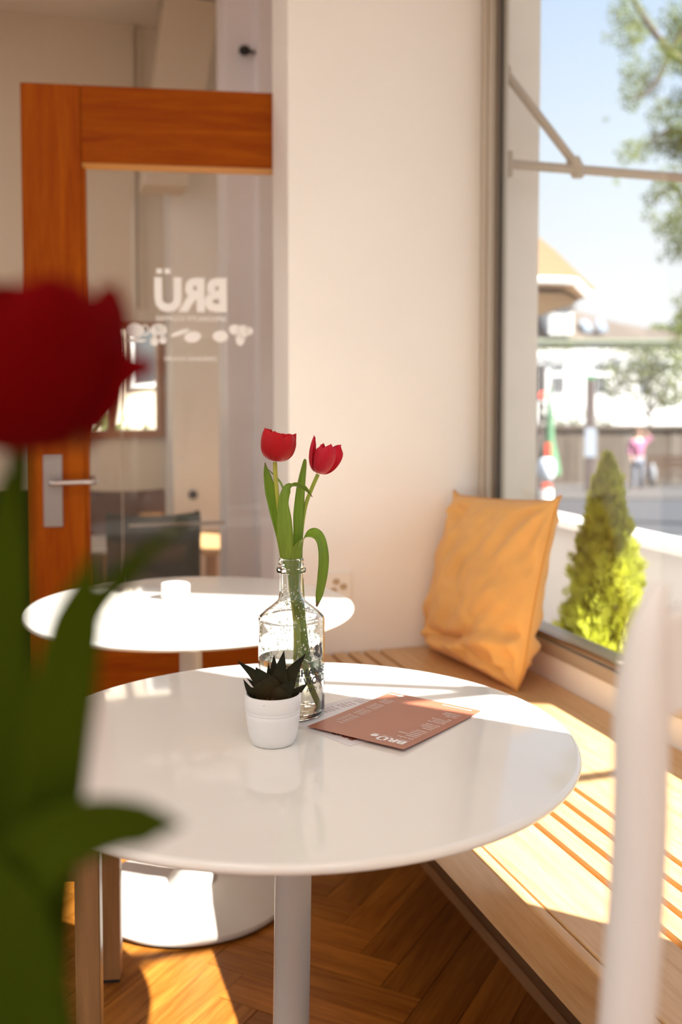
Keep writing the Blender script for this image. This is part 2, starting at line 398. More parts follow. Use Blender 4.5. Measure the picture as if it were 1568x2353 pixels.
# window_1 : the big street window
win = thing('window_1', 'large fixed street window in a champagne metal frame', 'window', (0, 0, 0), YAW, kind='structure')
MB().box(1.335, 1.405, 0.50, 2.735, 0.50, 0.535).box(1.346, 1.40, 0.50, 2.735, 0.535, 0.558).build('frame_bottom', M_alu, win, bevel=0.003)
MB().box(1.337, 1.346, 0.50, 2.735, 0.548, 0.556).build('frame_bead', M_steel, win)
MB().box(1.342, 1.405, 2.752, 2.81, 0.50, 2.62).build('frame_jamb', M_alu, win, bevel=0.003)
MB().box(1.332, 1.346, 2.764, 2.79, 0.50, 2.62).build('frame_bead', M_alu, win, bevel=0.003)
MB().box(1.364, 1.3695, 2.735, 2.752, 0.535, 2.60).box(1.3765, 1.384, 2.735, 2.752, 0.535, 2.60).build('gasket', M_alud, win)
MB().box(1.342, 1.405, 0.50, 0.56, 0.535, 2.62).build('frame_jamb', M_alu, win, bevel=0.003)
MB().box(1.342, 1.405, 0.56, 2.752, 2.57, 2.62).build('frame_head', M_alu, win, bevel=0.003)
MB().box(1.370, 1.376, 0.56, 2.752, 0.558, 2.57).build('glass_pane', M_pane, win)
# windows outside the view that let daylight in
for k, (a0, a1) in enumerate(((-2.3, 0.0), (0.35, 2.6), (3.2, 5.6))):
    o = thing('window_%d' % (k + 2), 'left wall window outside the view, number %s along the wall' % ('one', 'two', 'three')[k], 'window', (0, 0, 0), YAW, kind='structure')
    f = MB(); f.box(-3.68, -3.62, a0, a0 + .06, .5, 2.8); f.box(-3.68, -3.62, a1 - .06, a1, .5, 2.8); f.box(-3.68, -3.62, a0, a1, .5, .56); f.box(-3.68, -3.62, a0, a1, 2.74, 2.8)
    f.build('frame', M_alu, o); MB().box(-3.653, -3.647, a0 + .06, a1 - .06, .56, 2.74).build('glass_pane', M_pane, o)

# lobby window with a wooden frame
lw = thing('window_5', 'wood framed window of the back room with greenery behind it', 'window', (0, 0, 0), YAW, kind='structure')
M_wf = wood('brown_window_wood', (0.26, 0.085, 0.014), (0.38, 0.14, 0.026), 'X', 0.5, spec=.2)
MB().box(wx0, wx1, TB - .03, TB + .1, wz0, wz0 + .05).build('sill_rail', M_wf, lw, bevel=.004)
MB().box(wx0, wx1, TB - .03, TB + .1, wz1 - .04, wz1).build('head_rail', M_wf, lw, bevel=.004)
xs_ = [wx0, at_t(300, TB), wx1]
for q in (wx0, 0.47, wx1 - .045): MB().box(q, q + .045, TB - .03, TB + .1, wz0 + .05, wz1 - .04).build('stile', M_wf, lw, bevel=.003)
MB().box(wx0, wx1, TB + .03, TB + .036, wz0 + .05, wz1 - .04).build('glass_pane', M_pane, lw)

# ------------------------------------------------------------------ door_1 : glass leaf in orange pine, standing open
DA = math.radians(9.5)
hp = nt(0.76, 3.02)
dr = thing('door_1', 'orange pine door with a large lettered glass pane', 'door', hp, YAW + PI - DA, kind='structure')
# local x runs from the hinge to the lock side, y faces away from the camera
DW, DH = 0.757, 2.11
MB().box(0.585, DW, -0.02, 0.02, 0.0, DH).build('stile', M_door, dr, bevel=0.003)
MB().box(-0.12, -0.015, -0.02, 0.02, 0.0, DH).build('stile', M_door, dr, bevel=0.003)
MB().box(-0.015, 0.5845, -0.019, 0.019, 1.885, DH).build('top_rail', M_doorh, dr, bevel=0.003)
MB().box(-0.015, 0.5845, -0.019, 0.019, 0.0, 0.42).build('bottom_rail', M_doorh, dr, bevel=0.003)
MB().prism([(-0.004, 1.885), (0.012, 1.885), (0.004, 1.868), (-0.004, 1.868)], -0.015, 0.5845, 'yz').build('glazing_bead', mat('light_pine_bead', (0.55, 0.24, 0.05), 0.35), dr)
MB().box(0.574, 0.5845, -0.014, 0.014, 0.42, 1.868).build('glazing_bead', M_door, dr)
MB().box(-0.015, 0.574, -0.003, 0.003, 0.42, 1.868).build('glass_pane', M_dpane, dr)
MB().box(0.652, 0.708, 0.02, 0.026, 0.80, 1.02).build('lock_plate', M_plate, dr, bevel=0.002)
h = MB(); h.tube(spline([(0.68, 0.024, 0.934), (0.68, 0.060, 0.934), (0.665, 0.068, 0.935), (0.60, 0.068, 0.937), (0.562, 0.066, 0.938), (0.552, 0.045, 0.938)], 24), 0.0085, 12)
h.build('lever_handle', M_steel, dr, smooth=True)
h = MB(); h.tube(spline([(0.68, -0.024, 0.934), (0.68, -0.060, 0.934), (0.665, -0.068, 0.935), (0.56, -0.066, 0.938)], 20), 0.0085, 12)
h.build('lever_handle', M_steel, dr, smooth=True)
# vinyl lettering: it reads from outside, so it is mirrored from in here.  Local x already runs right to left in view.
lt = MB()
def put_door(v, f, x0, z0): lt.add([(x0 + a, 0.0045, z0 + b_) for a, b_ in v], f)
put_door(*tfit('BRU', 0.218, 0.105, 0.05), 0.158, 1.447)
for q in (0.328, 0.352): lt.add([(q + a, 0.0045, 1.562 + b_) for a, b_ in ((0, 0), (.017, 0), (.017, .016), (0, .016))], [(0, 1, 2, 3)])
put_door(*tfit('SPECIALTY COFFEE', 0.213, 0.014, 0.01), 0.16, 1.421)
put_door(*tfit('OPENING HOURS', 0.16, 0.012, 0.01), 0.19, 1.30)
# icons: portafilter scoop, beans, tree, moka jug, cup
for v, f in (disc2d(.178, 1.375, .024, .018), disc2d(.262, 1.372, .026, .017, rot=-.2), disc2d(.30, 1.385, .03, .007, rot=-.35),
             disc2d(.355, 1.391, .015, .017), disc2d(.375, 1.391, .014, .017), disc2d(.364, 1.401, .022, .010), disc2d(.352, 1.362, .011, .012), disc2d(.377, 1.358, .012, .014), disc2d(.353, 1.376, .006, .014), disc2d(.376, 1.374, .006, .014),
             disc2d(.437, 1.39, .03, .022), ring2d(.405, 1.392, .014, .016, .004), disc2d(.437, 1.36, .034, .006),
             disc2d(.110, 1.39, .02, .02), disc2d(.135, 1.396, .017, .016), disc2d(.118, 1.365, .014, .018), disc2d(.090, 1.392, .012, .012)):
    put_door(v, f, 0, 0)
lt.build('vinyl_lettering', M_vinyl, dr, kind='stuff')

# ------------------------------------------------------------------ bench along the window
BZ = 0.43
bench = thing('window_bench', 'long built-in oak bench with grooved seat below the window', 'bench', (0, 0, 0), YAW)
gr = [0.862, 0.912, 0.9615, 1.0125]; edges = [0.711] + gr + [1.342]
for k in range(5):
    x0 = edges[k] + (0.0055 if k else 0); x1 = edges[k + 1] - (0.0055 if k < 4 else 0.001)
    MB().box(x0 if k else 0.7325, x1, -0.38, 2.808, BZ - 0.03, BZ).build('seat_board', M_bench, bench, bevel=0.003)
MB().box(0.735, 1.34, -0.38, 2.808, BZ - 0.05, BZ - 0.0302).box(0.86, 1.02, -0.38, 2.808, BZ - 0.03, BZ - 0.012).build('under_board', M_groove, bench)
MB().box(0.711, 0.7315, -0.38, 2.808, 0.337, BZ - 0.0005).build('front_apron', M_bench, bench, bevel=0.004)
MB().box(0.96, 0.98, -0.38, 2.808, 0.0, BZ - 0.05).build('plinth', M_plinth, bench)
MB().prism([(0.948, 0.0), (0.96, 0.0), (0.96, 0.02), (0.955, 0.02)], -0.38, 2.808, 'xz').build('floor_bead', wood('brown_oak_bead', (0.20, 0.085, 0.02), (0.30, 0.13, 0.04), 'Y', 0.5), bench)

# ------------------------------------------------------------------ tables
def round_table(c, r, lean, label, rb=0.24, z=0.70):
    t = thing('round_table', label, 'table', (c[0], c[1], 0), 0, 'white pedestal tables')
    p = [(0.0005, z)]
    for k in range(9):
        a = PI / 2 - k / 8 * PI * 0.75; p.append((r - 0.007 + 0.007 * math.cos(a), z - 0.007 + 0.007 * math.sin(a)))
    p += [(r - 0.016, z - 0.019), (r - 0.05, z - 0.024), (0.0005, z - 0.024)]
    MB().lathe(p, 128).build('tabletop', M_white, t, smooth=35)
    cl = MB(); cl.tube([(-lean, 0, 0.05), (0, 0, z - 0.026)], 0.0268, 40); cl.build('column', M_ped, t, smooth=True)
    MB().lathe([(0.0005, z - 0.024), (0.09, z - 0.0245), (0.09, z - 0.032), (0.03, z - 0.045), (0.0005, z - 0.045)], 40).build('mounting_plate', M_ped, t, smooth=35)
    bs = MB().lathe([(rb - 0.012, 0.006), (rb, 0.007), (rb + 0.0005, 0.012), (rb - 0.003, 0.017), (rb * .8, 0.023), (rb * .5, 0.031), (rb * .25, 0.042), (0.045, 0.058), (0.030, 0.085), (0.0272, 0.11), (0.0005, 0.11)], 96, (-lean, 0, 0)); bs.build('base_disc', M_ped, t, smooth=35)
    MB().lathe([(0.0005, 0.0), (rb - 0.01, 0.0), (rb - 0.01, 0.0062), (0.0005, 0.0062)], 64, (-lean, 0, 0)).build('rubber_ring', M_black, t, smooth=35)
    return t
T1 = round_table((-0.067, 1.428), 0.405, 0.010, 'round white pedestal table in front holding the bottle and menus')
T2 = round_table((-0.355, 2.335), 0.385, 0.0, 'second white pedestal table behind, half in sunlight beside the door')
T3 = round_table((-0.36, 0.14), 0.40, 0.0, 'white table nearest the camera, below the blurred tulips')

# ------------------------------------------------------------------ bottle
M_glass = mat('clear_bottle_glass', (0.975, 0.99, 0.965), 0.0)
g_ = M_glass.node_tree.nodes['Principled BSDF']; g_.inputs['Transmission Weight'].default_value = 1.0; g_.inputs['IOR'].default_value = 1.45
M_water = mat('water', (0.97, 0.985, 0.93), 0.0)
g_ = M_water.node_tree.nodes['Principled BSDF']; g_.inputs['Transmission Weight'].default_value = 1.0; g_.inputs['IOR'].default_value = 1.33
M_ink = mat('dark_grey_print', (0.035, 0.033, 0.035), 0.5)
BR = 0.0512
def bottle(loc, label, printed=True, seed=3):
    rnd = random.Random(seed)
    o = thing('glass_bottle', label, 'bottle', loc, 0, 'glass bottles with tulips')
    out = [(0.0004, 0.0), (0.040, 0.0), (0.0475, 0.0012), (BR - .0005, 0.005), (BR, 0.012), (BR, 0.136), (BR, 0.1475), (BR - .0006, 0.1503), (BR - .0022, 0.1525), (0.040, 0.1610), (0.029, 0.1695), (0.0222, 0.1755), (0.0194, 0.181), (0.0182, 0.190),
           (0.018, 0.2185), (0.0205, 0.2195), (0.0225, 0.2205), (0.0228, 0.2245), (0.0222, 0.2265), (0.019, 0.2275), (0.0182, 0.230), (0.0196, 0.2315), (0.0196, 0.233), (0.0182, 0.2345), (0.0182, 0.2365), (0.0193, 0.238), (0.0186, 0.2412), (0.0172, 0.242)]
    inn = [(0.0158, 0.241), (0.0154, 0.236), (0.0154, 0.191), (0.0165, 0.182), (0.0193, 0.176), (0.0265, 0.1690), (0.038, 0.1595), (0.0478, 0.1500), (0.0487, 0.146), (0.0488, 0.014), (0.0475, 0.009), (0.043, 0.007), (0.030, 0.0085), (0.0004, 0.010)]
    MB().lathe(out + inn, 72).build('bottle_glass', M_glass, o, smooth=50)
    wl = 0.0905
    MB().lathe([(0.0004, 0.0102), (0.030, 0.0087), (0.043, 0.0072), (0.0474, 0.0092), (0.04872, 0.0142), (0.04872, wl), (0.0470, wl - .0012), (0.0004, wl - .0012)], 64).build('water', M_water, o, smooth=50)
    d = MB()
    if printed:
        for k in range(620):
            z = rnd.uniform(0.094, 0.2) if k % 4 else rnd.uniform(0.13, 0.178)
            a = rnd.uniform(0, 2 * PI); r = np.interp(z, [0, 0.146, 0.150, 0.1595, 0.169, 0.176, 0.182, 0.191, 0.236], [0.0488, 0.0487, 0.0478, 0.038, 0.0265, 0.0193, 0.0165, 0.0154, 0.0154])
            s = rnd.uniform(0.0004, 0.0013) * (1.0 if rnd.random() < .9 else 1.5)
            d.ball(((r - s * .2) * math.cos(a), (r - s * .2) * math.sin(a), z), s, 6, 4, (1, 1, rnd.uniform(.9, 1.9)))
        d.build('condensation', M_water, o, smooth=180, kind='stuff')
        p = MB()
        def wrap(v, f, a0, z0):     # a flat print bent round the front of the bottle; a0 = angle from the front, to the right
            vs = []
            for x, y in v:
                a = a0 + x / BR; vs.append((math.sin(a) * (BR + .0001), -math.cos(a) * (BR + .0001), z0 + y))
            p.add(vs, f)
        wrap(*tfit('BEWTR', 0.020, 0.0036, 0.03), -0.12, 0.0845)
        wrap(*tfit('CHANGE', 0.066, 0.0115, 0.035), 0.10, 0.0695)
        wrap(*tfit('THE', 0.0135, 0.0052, 0.035), 0.10, 0.0620)
        wrap(*tfit('WORLD', 0.050, 0.0115, 0.035), 0.40, 0.0560)
        wrap(*tfit('sip by sip', 0.034, 0.0105, 0.0, 0.35), 0.50, 0.0435)
        wrap(*ring2d(0, 0, .0125, .0140, .0007), 1.0, 0.1055)
        for q in ((-.005, .004, .005, .006, .3), (.004, .007, .004, .004, 0), (.006, -.002, .004, .007, .2), (-.006, -.004, .004, .004, -.4), (0, -.009, .005, .0025, 0)):
            wrap(*disc2d(q[0], q[1], q[2], q[3], 12, q[4]), 1.0, 0.1055)
        p.build('printed_lettering', M_ink, o, kind='stuff')
    return o
BL = Vector((-0.0765, 1.527, 0.7012))
bottle(BL, 'clear glass bottle with printed slogan holding two tulips on front table')
FL = Vector((-0.150, 0.385, 0.7002))
bottle(FL, 'plain bottle below the frame holding the blurred foreground tulips', False)

# ------------------------------------------------------------------ tulips
RED = [(0.0, (0.75, 0.62, 0.22)), (0.10, (0.55, 0.10, 0.03)), (0.25, (0.62, 0.010, 0.014)), (1.0, (0.72, 0.010, 0.020))]
M_petal = mat('red_tulip_petal', (0.5, 0.01, 0.01), 0.42, spec=0.35, trans=0.45, attr='u', acol=RED, bump=0.25, bscale=18, stretch=(14, 14, 1.5), sheen=0.1)
RED2 = [(0.0, (0.85, 0.75, 0.55)), (0.14, (0.75, 0.22, 0.16)), (0.3, (0.68, 0.018, 0.04)), (1.0, (0.76, 0.022, 0.06))]
M_petal2 = mat('pink_red_tulip_petal', (0.6, 0.01, 0.03), 0.42, spec=0.35, trans=0.45, attr='u', acol=RED2, bump=0.25, bscale=18, stretch=(14, 14, 1.5), sheen=0.1)
M_stem = mat('green_tulip_stem', (0.38, 0.46, 0.06), 0.4, trans=0.3, var=0.15, vscale=30)
M_stemy = mat('yellow_green_stem', (0.50, 0.50, 0.07), 0.4, trans=0.3, var=0.15, vscale=30)
LEAF = [(0.0, (0.36, 0.46, 0.075)), (0.5, (0.28, 0.43, 0.05)), (0.94, (0.25, 0.36, 0.05)), (0.97, (0.22, 0.17, 0.06)), (1.0, (0.30, 0.2, 0.09))]
M_leaf = mat('green_tulip_leaf', (0.16, 0.28, 0.04), 0.36, spec=0.4, trans=0.5, attr='u', acol=LEAF, var=0.16, vscale=40, stretch=(6, 6, 0.4))
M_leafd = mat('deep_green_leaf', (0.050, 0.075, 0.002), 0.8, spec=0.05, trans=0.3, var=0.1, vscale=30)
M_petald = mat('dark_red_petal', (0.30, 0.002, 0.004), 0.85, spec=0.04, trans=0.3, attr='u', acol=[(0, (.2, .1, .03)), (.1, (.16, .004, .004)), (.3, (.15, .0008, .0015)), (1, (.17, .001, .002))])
def petal(axisM, rot, prof, half, jit, seed):
    """One petal on a cup: prof = (radius, height) along it, half = half angle along it."""
    rnd = random.Random(seed); nu, nv = 15, 9; mb = MB(); vs = []; aa = []
    R = spline([(a, b_, 0) for a, b_ in prof], nu); A = interp(half, nu); ph = rnd.uniform(0, 6)
    for side in (1, -1):
        for i in range(nu):
            for k in range(nv):
                s = -1 + 2 * k / (nv - 1); u = i / (nu - 1)
                ang = rot + A[i] * s; r = R[i].x * (1 - 0.10 * s * s * u) + 0.0006 * math.sin(5 * s + ph) * u + side * 0.00035 + jit * u
                hh = R[i].y - 0.0035 * u ** 3 * s * s + 0.0009 * math.sin(7 * s + ph) * u ** 2
                vs.append(axisM @ Vector((r * math.cos(ang), r * math.sin(ang), hh))); aa.append(u)
    o = nu * nv; fs = []
    for i in range(nu - 1):
        for k in range(nv - 1):
            q = (i * nv + k, i * nv + k + 1, (i + 1) * nv + k + 1, (i + 1) * nv + k); fs.append(q); fs.append(tuple(x + o for x in q[::-1]))
    rim = [i * nv for i in range(nu)] + [(nu - 1) * nv + k for k in range(1, nv)] + [i * nv + nv - 1 for i in range(nu - 2, -1, -1)] + [k for k in range(nv - 2, 0, -1)]
    for a, b_ in zip(rim, rim[1:] + rim[:1]): fs.append((b_, a, a + o, b_ + o))
    return mb.add(vs, fs, aa)
def axis_frame(pos, ax):
    q = Vector(ax).normalized().to_track_quat('Z', 'Y').to_matrix().to_4x4(); q.translation = pos
    return q
def flower(root, pos, ax, m, prof, half, petals):
    M4 = axis_frame(pos, ax)
    for k, (rot, sc, jit, dh) in enumerate(petals):
        petal(M4, rot, [(a * sc, b_ * dh) for a, b_ in prof], half, jit, k + 11).build('petal', m, root, smooth=180, attr=True)
    p = MB(); p.tube([M4 @ Vector((0, 0, 0.002)), M4 @ Vector((0, 0, 0.022))], [0.003, 0.0035], 8); p.build('pistil', M_stemy, root, smooth=True)
DB = BL.y
def lp(px, py, d=0.0, org=BL): return at(px, py, org.y + d) - org
XV = Vector((1, 0, 0))
# left tulip
t1 = thing('tulip', 'red tulip with rounded cup on the left of the bottle', 'tulip', BL, 0, 'tulips in the printed bottle')
prof1 = [(0.002, 0.0), (0.014, 0.003), (0.0225, 0.013), (0.0258, 0.026), (0.0262, 0.038), (0.0250, 0.0475)]
half1 = [1.0, 0.95, 0.86, 0.78, 0.70, 0.60, 0.40]
flower(t1, lp(632, 1060), (0.16, -0.05, 1), M_petal, prof1, half1,
       [(-1.9, 1.02, 0.000, 0.95), (-0.05, 1.04, 0.0100, 0.88), (2.5, 1.03, 0.000, 1.03), (-0.85, 0.98, 0.003, 0.96), (1.25, 0.95, -.001, 0.98), (3.25, 0.98, 0.001, 1.0)])
s = MB(); s.tube(spline([lp(632, 1062), lp(634, 1100), lp(639, 1150), lp(647, 1210, .004), lp(661, 1290, .004), lp(672, 1370, .002), lp(680, 1450, .008), lp(678, 1540, .014), lp(671, 1618, .020)], 40), [0.0034] * 20 + [0.0038] * 20, 12)
s.build('stem', M_stemy, t1, smooth=True)
blade([lp(652, 1300, .008), lp(645, 1240, .010), lp(633, 1180, .012), lp(622, 1130, .013), lp(613, 1090, .012), lp(609, 1062, .012)], [.004, .0065, .0095, .0098, .0055, .0003], [(1, .5, .1), (1, .45, .28), (1, .35, .3)], .0011, .22).build('leaf', M_leaf, t1, smooth=180, attr=True)
blade([lp(655, 1200, .014), lp(654, 1140, .016), lp(646, 1112, .016), lp(632, 1094, .017), lp(616, 1078, .018)], [.003, .003, .0028, .0022, .0003], [(.5, 1, .2), (.3, 1, .6)], .001, .15).build('leaf', M_leaf, t1, smooth=180, attr=True)
blade([lp(684, 1420, -.002), lp(672, 1330, -.006), lp(662, 1275, -.008), lp(657, 1235, -.011), lp(654, 1190, -.012), lp(652, 1155, -.012), lp(660, 1126, -.014), lp(676, 1116, -.018), lp(695, 1119, -.022), lp(708, 1130, -.024), lp(718, 1142, -.026)],
      [.004, .0055, .0108, .0128, .0110, .0080, .0075, .0078, .0074, .0048, .0003], [(1, -.1, 0), (1, -.15, 0), (1, -.15, .06), (1, -.1, .1), (1, -.2, .05), (.9, -.5, .1), (.2, -1, .6), (.1, -1, .9), (0, -1, .9)], .0013, .18, n=44).build('leaf', M_leaf, t1, smooth=180, attr=True)
# right tulip
t2 = thing('tulip', 'pinkish red tulip with pointed petals leaning right of the bottle', 'tulip', BL, 0, 'tulips in the printed bottle')
prof2 = [(0.002, 0.0), (0.0105, 0.003), (0.0175, 0.013), (0.0215, 0.027), (0.0225, 0.040), (0.0215, 0.053)]
half2 = [0.8, 0.9, 0.9, 0.84, 0.75, 0.58, 0.12]
flower(t2, lp(731, 1088, .006), (0.33, -0.06, 1), M_petal2, prof2, half2,
       [(-0.45, 1.06, 0.010, 0.95), (-2.75, 1.0, 0.001, 0.98), (1.6, 1.0, 0.002, 1.0), (-1.65, 0.84, -.006, 0.93), (0.5, 0.86, 0.001, 0.85), (2.7, 0.86, -.003, 0.86)])
s = MB(); s.tube(spline([lp(731, 1090, .006), lp(717, 1122, .006), lp(703, 1160, .006), lp(694, 1215, .006), lp(688, 1290, .008), lp(684, 1370, .006), lp(686, 1460, .004), lp(697, 1550, .006), lp(715, 1620, .012)], 40), [0.0031] * 20 + [0.0034] * 20, 12)
s.build('stem', M_stem, t2, smooth=True)
blade([lp(686, 1420, .01), lp(685, 1330, .008), lp(685, 1240, .004), lp(686, 1180, .003), lp(691, 1120, .002), lp(700, 1064, .002), lp(701, 1054, .002)], [.005, .006, .0073, .0085, .0068, .0032, .0006], [(1, .25, 0), (1, .2, 0)], .0013, .35, n=36).build('leaf', M_leaf, t2, smooth=180, attr=True)
blade([lp(682, 1400, -.006), lp(680, 1330, -.010), lp(681, 1285, -.011), lp(690, 1252, -.013), lp(706, 1231, -.016), lp(724, 1227, -.018), lp(737, 1244, -.020), lp(743, 1280, -.021), lp(741, 1320, -.021), lp(734, 1365, -.020), lp(728, 1394, -.020)],
      [.005, .0068, .0078, .0086, .0092, .0098, .0095, .0088, .0080, .0060, .0014], [(1, .2, 0), (1, .2, 0), (.9, .4, .2), (.45, .75, .5), (.3, .7, .7), (.6, .6, .45), (.95, .35, .1), (1, .2, 0), (1, .1, 0)], .0013, -.22, n=48).build('leaf', M_leaf, t2, smooth=180, attr=True)
blade([lp(690, 1330, .012), lp(694, 1430, .016), lp(706, 1510, .020), lp(722, 1570, .022), lp(735, 1604, .020)], [.006, .008, .008, .006, .0006], [(1, .4, .1), (1, .5, .2)], .0012, .2).build('leaf', M_leaf, t2, smooth=180, attr=True)

# foreground tulips, far out of focus
def fp(px, py, d=0.0): return at(px, py, FL.y + d) - FL
f1 = thing('tulip', 'dark red tulip very close to the lens at the left, blurred', 'tulip', FL, 0)
prof3 = [(0.002, 0.0), (0.022, 0.005), (0.0355, 0.020), (0.039, 0.040), (0.038, 0.056), (0.033, 0.067)]
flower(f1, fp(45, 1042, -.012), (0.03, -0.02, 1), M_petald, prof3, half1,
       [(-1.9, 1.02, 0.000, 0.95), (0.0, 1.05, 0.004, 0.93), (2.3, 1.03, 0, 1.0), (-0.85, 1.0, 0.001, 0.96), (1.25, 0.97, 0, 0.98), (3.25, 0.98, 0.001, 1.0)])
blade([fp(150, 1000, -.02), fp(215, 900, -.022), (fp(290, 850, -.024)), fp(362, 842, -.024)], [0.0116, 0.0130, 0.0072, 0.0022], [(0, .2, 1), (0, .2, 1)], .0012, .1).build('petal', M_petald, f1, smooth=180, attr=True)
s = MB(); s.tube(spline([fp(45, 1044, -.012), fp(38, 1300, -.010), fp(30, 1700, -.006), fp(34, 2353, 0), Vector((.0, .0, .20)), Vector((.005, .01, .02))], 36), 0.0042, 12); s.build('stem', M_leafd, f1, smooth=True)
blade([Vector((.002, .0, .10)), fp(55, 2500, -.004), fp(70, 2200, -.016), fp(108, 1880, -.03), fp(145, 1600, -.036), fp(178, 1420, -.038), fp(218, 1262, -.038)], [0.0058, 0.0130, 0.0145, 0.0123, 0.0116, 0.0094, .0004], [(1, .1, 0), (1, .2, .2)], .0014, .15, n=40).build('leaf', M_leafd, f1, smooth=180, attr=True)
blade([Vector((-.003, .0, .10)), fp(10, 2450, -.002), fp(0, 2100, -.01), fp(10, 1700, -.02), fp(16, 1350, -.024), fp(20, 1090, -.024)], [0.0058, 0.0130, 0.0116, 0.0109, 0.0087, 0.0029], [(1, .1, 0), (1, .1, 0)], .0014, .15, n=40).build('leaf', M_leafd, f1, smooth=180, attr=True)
f2 = thing('tulip', 'second foreground tulip of which only broad blurred leaves are seen', 'tulip', FL, 0)
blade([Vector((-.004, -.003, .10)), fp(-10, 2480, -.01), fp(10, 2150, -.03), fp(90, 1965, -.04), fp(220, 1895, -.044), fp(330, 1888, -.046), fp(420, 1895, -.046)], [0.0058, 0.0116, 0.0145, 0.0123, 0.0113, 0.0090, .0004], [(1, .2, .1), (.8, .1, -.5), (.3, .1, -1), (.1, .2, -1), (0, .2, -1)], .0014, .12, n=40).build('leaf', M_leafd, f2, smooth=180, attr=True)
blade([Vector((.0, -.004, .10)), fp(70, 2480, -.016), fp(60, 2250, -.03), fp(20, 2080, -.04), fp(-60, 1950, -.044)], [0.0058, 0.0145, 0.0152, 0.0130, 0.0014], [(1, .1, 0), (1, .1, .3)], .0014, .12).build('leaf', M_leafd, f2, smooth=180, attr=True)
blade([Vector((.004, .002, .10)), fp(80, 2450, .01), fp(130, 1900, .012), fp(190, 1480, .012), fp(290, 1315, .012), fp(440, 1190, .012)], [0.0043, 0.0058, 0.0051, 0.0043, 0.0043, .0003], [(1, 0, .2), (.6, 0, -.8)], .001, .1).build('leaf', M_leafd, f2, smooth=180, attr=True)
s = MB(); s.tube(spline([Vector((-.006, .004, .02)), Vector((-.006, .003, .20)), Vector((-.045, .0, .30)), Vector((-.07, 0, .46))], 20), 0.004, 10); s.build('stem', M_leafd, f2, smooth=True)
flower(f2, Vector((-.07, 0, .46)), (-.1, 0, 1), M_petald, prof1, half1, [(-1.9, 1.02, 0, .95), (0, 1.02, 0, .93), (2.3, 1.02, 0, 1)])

# ------------------------------------------------------------------ potted succulent
PC = Vector((-0.0965, 1.398, 0.7003))
pl = thing('potted_succulent', 'small dark pointed succulent in a smooth white pot', 'plant', PC)
M_pot = mat('white_ceramic', (0.76, 0.745, 0.73), 0.35, spec=0.4)
pp = [(0.0004, 0.0), (0.028, 0.0), (0.0305, 0.0014), (0.0335, 0.010), (0.0365, 0.024), (0.0383, 0.040), (0.0386, 0.0445), (0.0380, 0.0452), (0.0390, 0.0465), (0.0392, 0.0485), (0.0385, 0.0493), (0.0394, 0.0505), (0.0396, 0.060), (0.0396, 0.0700), (0.0389, 0.0716), (0.0377, 0.0716), (0.0369, 0.070), (0.0366, 0.055), (0.0004, 0.055)]
MB().lathe(pp, 72).build('pot', M_pot, pl, smooth=45)
so = MB(); so.lathe([(0.0365, 0.060), (0.030, 0.063), (0.018, 0.0645), (0.0005, 0.065), ], 40)
so.v = [(x, y, z + 0.0016 * noise.noise(Vector((x * 200, y * 200, z)))) for x, y, z in so.v]
so.build('soil', mat('dark_potting_soil', (0.035, 0.022, 0.014), 0.95, bump=0.8, bscale=250, var=0.4, vscale=200), pl, smooth=True)
fb = MB(); rnd = random.Random(5)
for k in range(70):
    a, r = rnd.uniform(0, 2 * PI), rnd.uniform(0.005, 0.034); p0 = Vector((r * math.cos(a), r * math.sin(a), 0.0645)); a2 = rnd.uniform(0, 6.3); l_ = rnd.uniform(.004, .011)
    fb.tube([p0, p0 + Vector((math.cos(a2) * l_ * .5, math.sin(a2) * l_ * .5, rnd.uniform(.0005, .003))), p0 + Vector((math.cos(a2) * l_, math.sin(a2) * l_, rnd.uniform(-.001, .001)))], .00035, 4)
fb.build('coir_fibres', mat('brown_coir', (0.16, 0.085, 0.035), 0.9), pl, kind='stuff')
SUC = [(0.0, (0.045, 0.020, 0.007)), (0.35, (0.032, 0.024, 0.008)), (0.75, (0.017, 0.018, 0.009)), (1.0, (0.012, 0.012, 0.008))]
M_suc = mat('dark_olive_succulent', (0.03, 0.03, 0.02), 0.6, spec=0.10, attr='u', acol=SUC, var=0.25, vscale=90)
def sl(px, py, d=0.0): return at(px, py, PC.y + d) - PC
def succ(b_, mid, tip, wmax, wd, m0=0.8):
    n = 18; C = spline([b_, mid, tip], n); mb = MB(); vs = []; aa = []
    for i in range(n):
        u = i / (n - 1); wdt = wmax * (m0 + (1 - m0) * math.sin(min(1, u / .4) * PI / 2)) * max(0.015, 1 - max(0, (u - .22) / .78) ** 1.35)
        d = (C[min(i + 1, n - 1)] - C[max(i - 1, 0)]).normalized(); x = (Vector(wd) - d * Vector(wd).dot(d)).normalized(); nn = x.cross(d)
        if nn.z < 0: nn = -nn
        th = wdt * 0.42
        for s_, h_ in ((-1, .16), (-.5, -.25), (0, -.62), (.5, -.25), (1, .16), (.5, .10), (0, .02), (-.5, .10)):
            vs.append(C[i] + x * wdt * s_ + nn * th * h_); aa.append(u)
    fs = [(i * 8 + k, i * 8 + (k + 1) % 8, (i + 1) * 8 + (k + 1) % 8, (i + 1) * 8 + k) for i in range(n - 1) for k in range(8)]
    fs += [tuple(range(8))[::-1], tuple((n - 1) * 8 + k for k in range(8))]
    mb.add(vs, fs, aa).build('leaf', M_suc, pl, smooth=50, attr=True)
succ(sl(622, 1605, .006), sl(590, 1556, .010), sl(545, 1518, .014), .0105, (.6, .2, .8))
succ(sl(630, 1612, -.006), sl(606, 1568, -.010), sl(588, 1533, -.010), .0205, (1, .1, .5))
succ(sl(640, 1608, .002), sl(643, 1555, .002), sl(653, 1495, .006), .0150, (1, .0, .1))
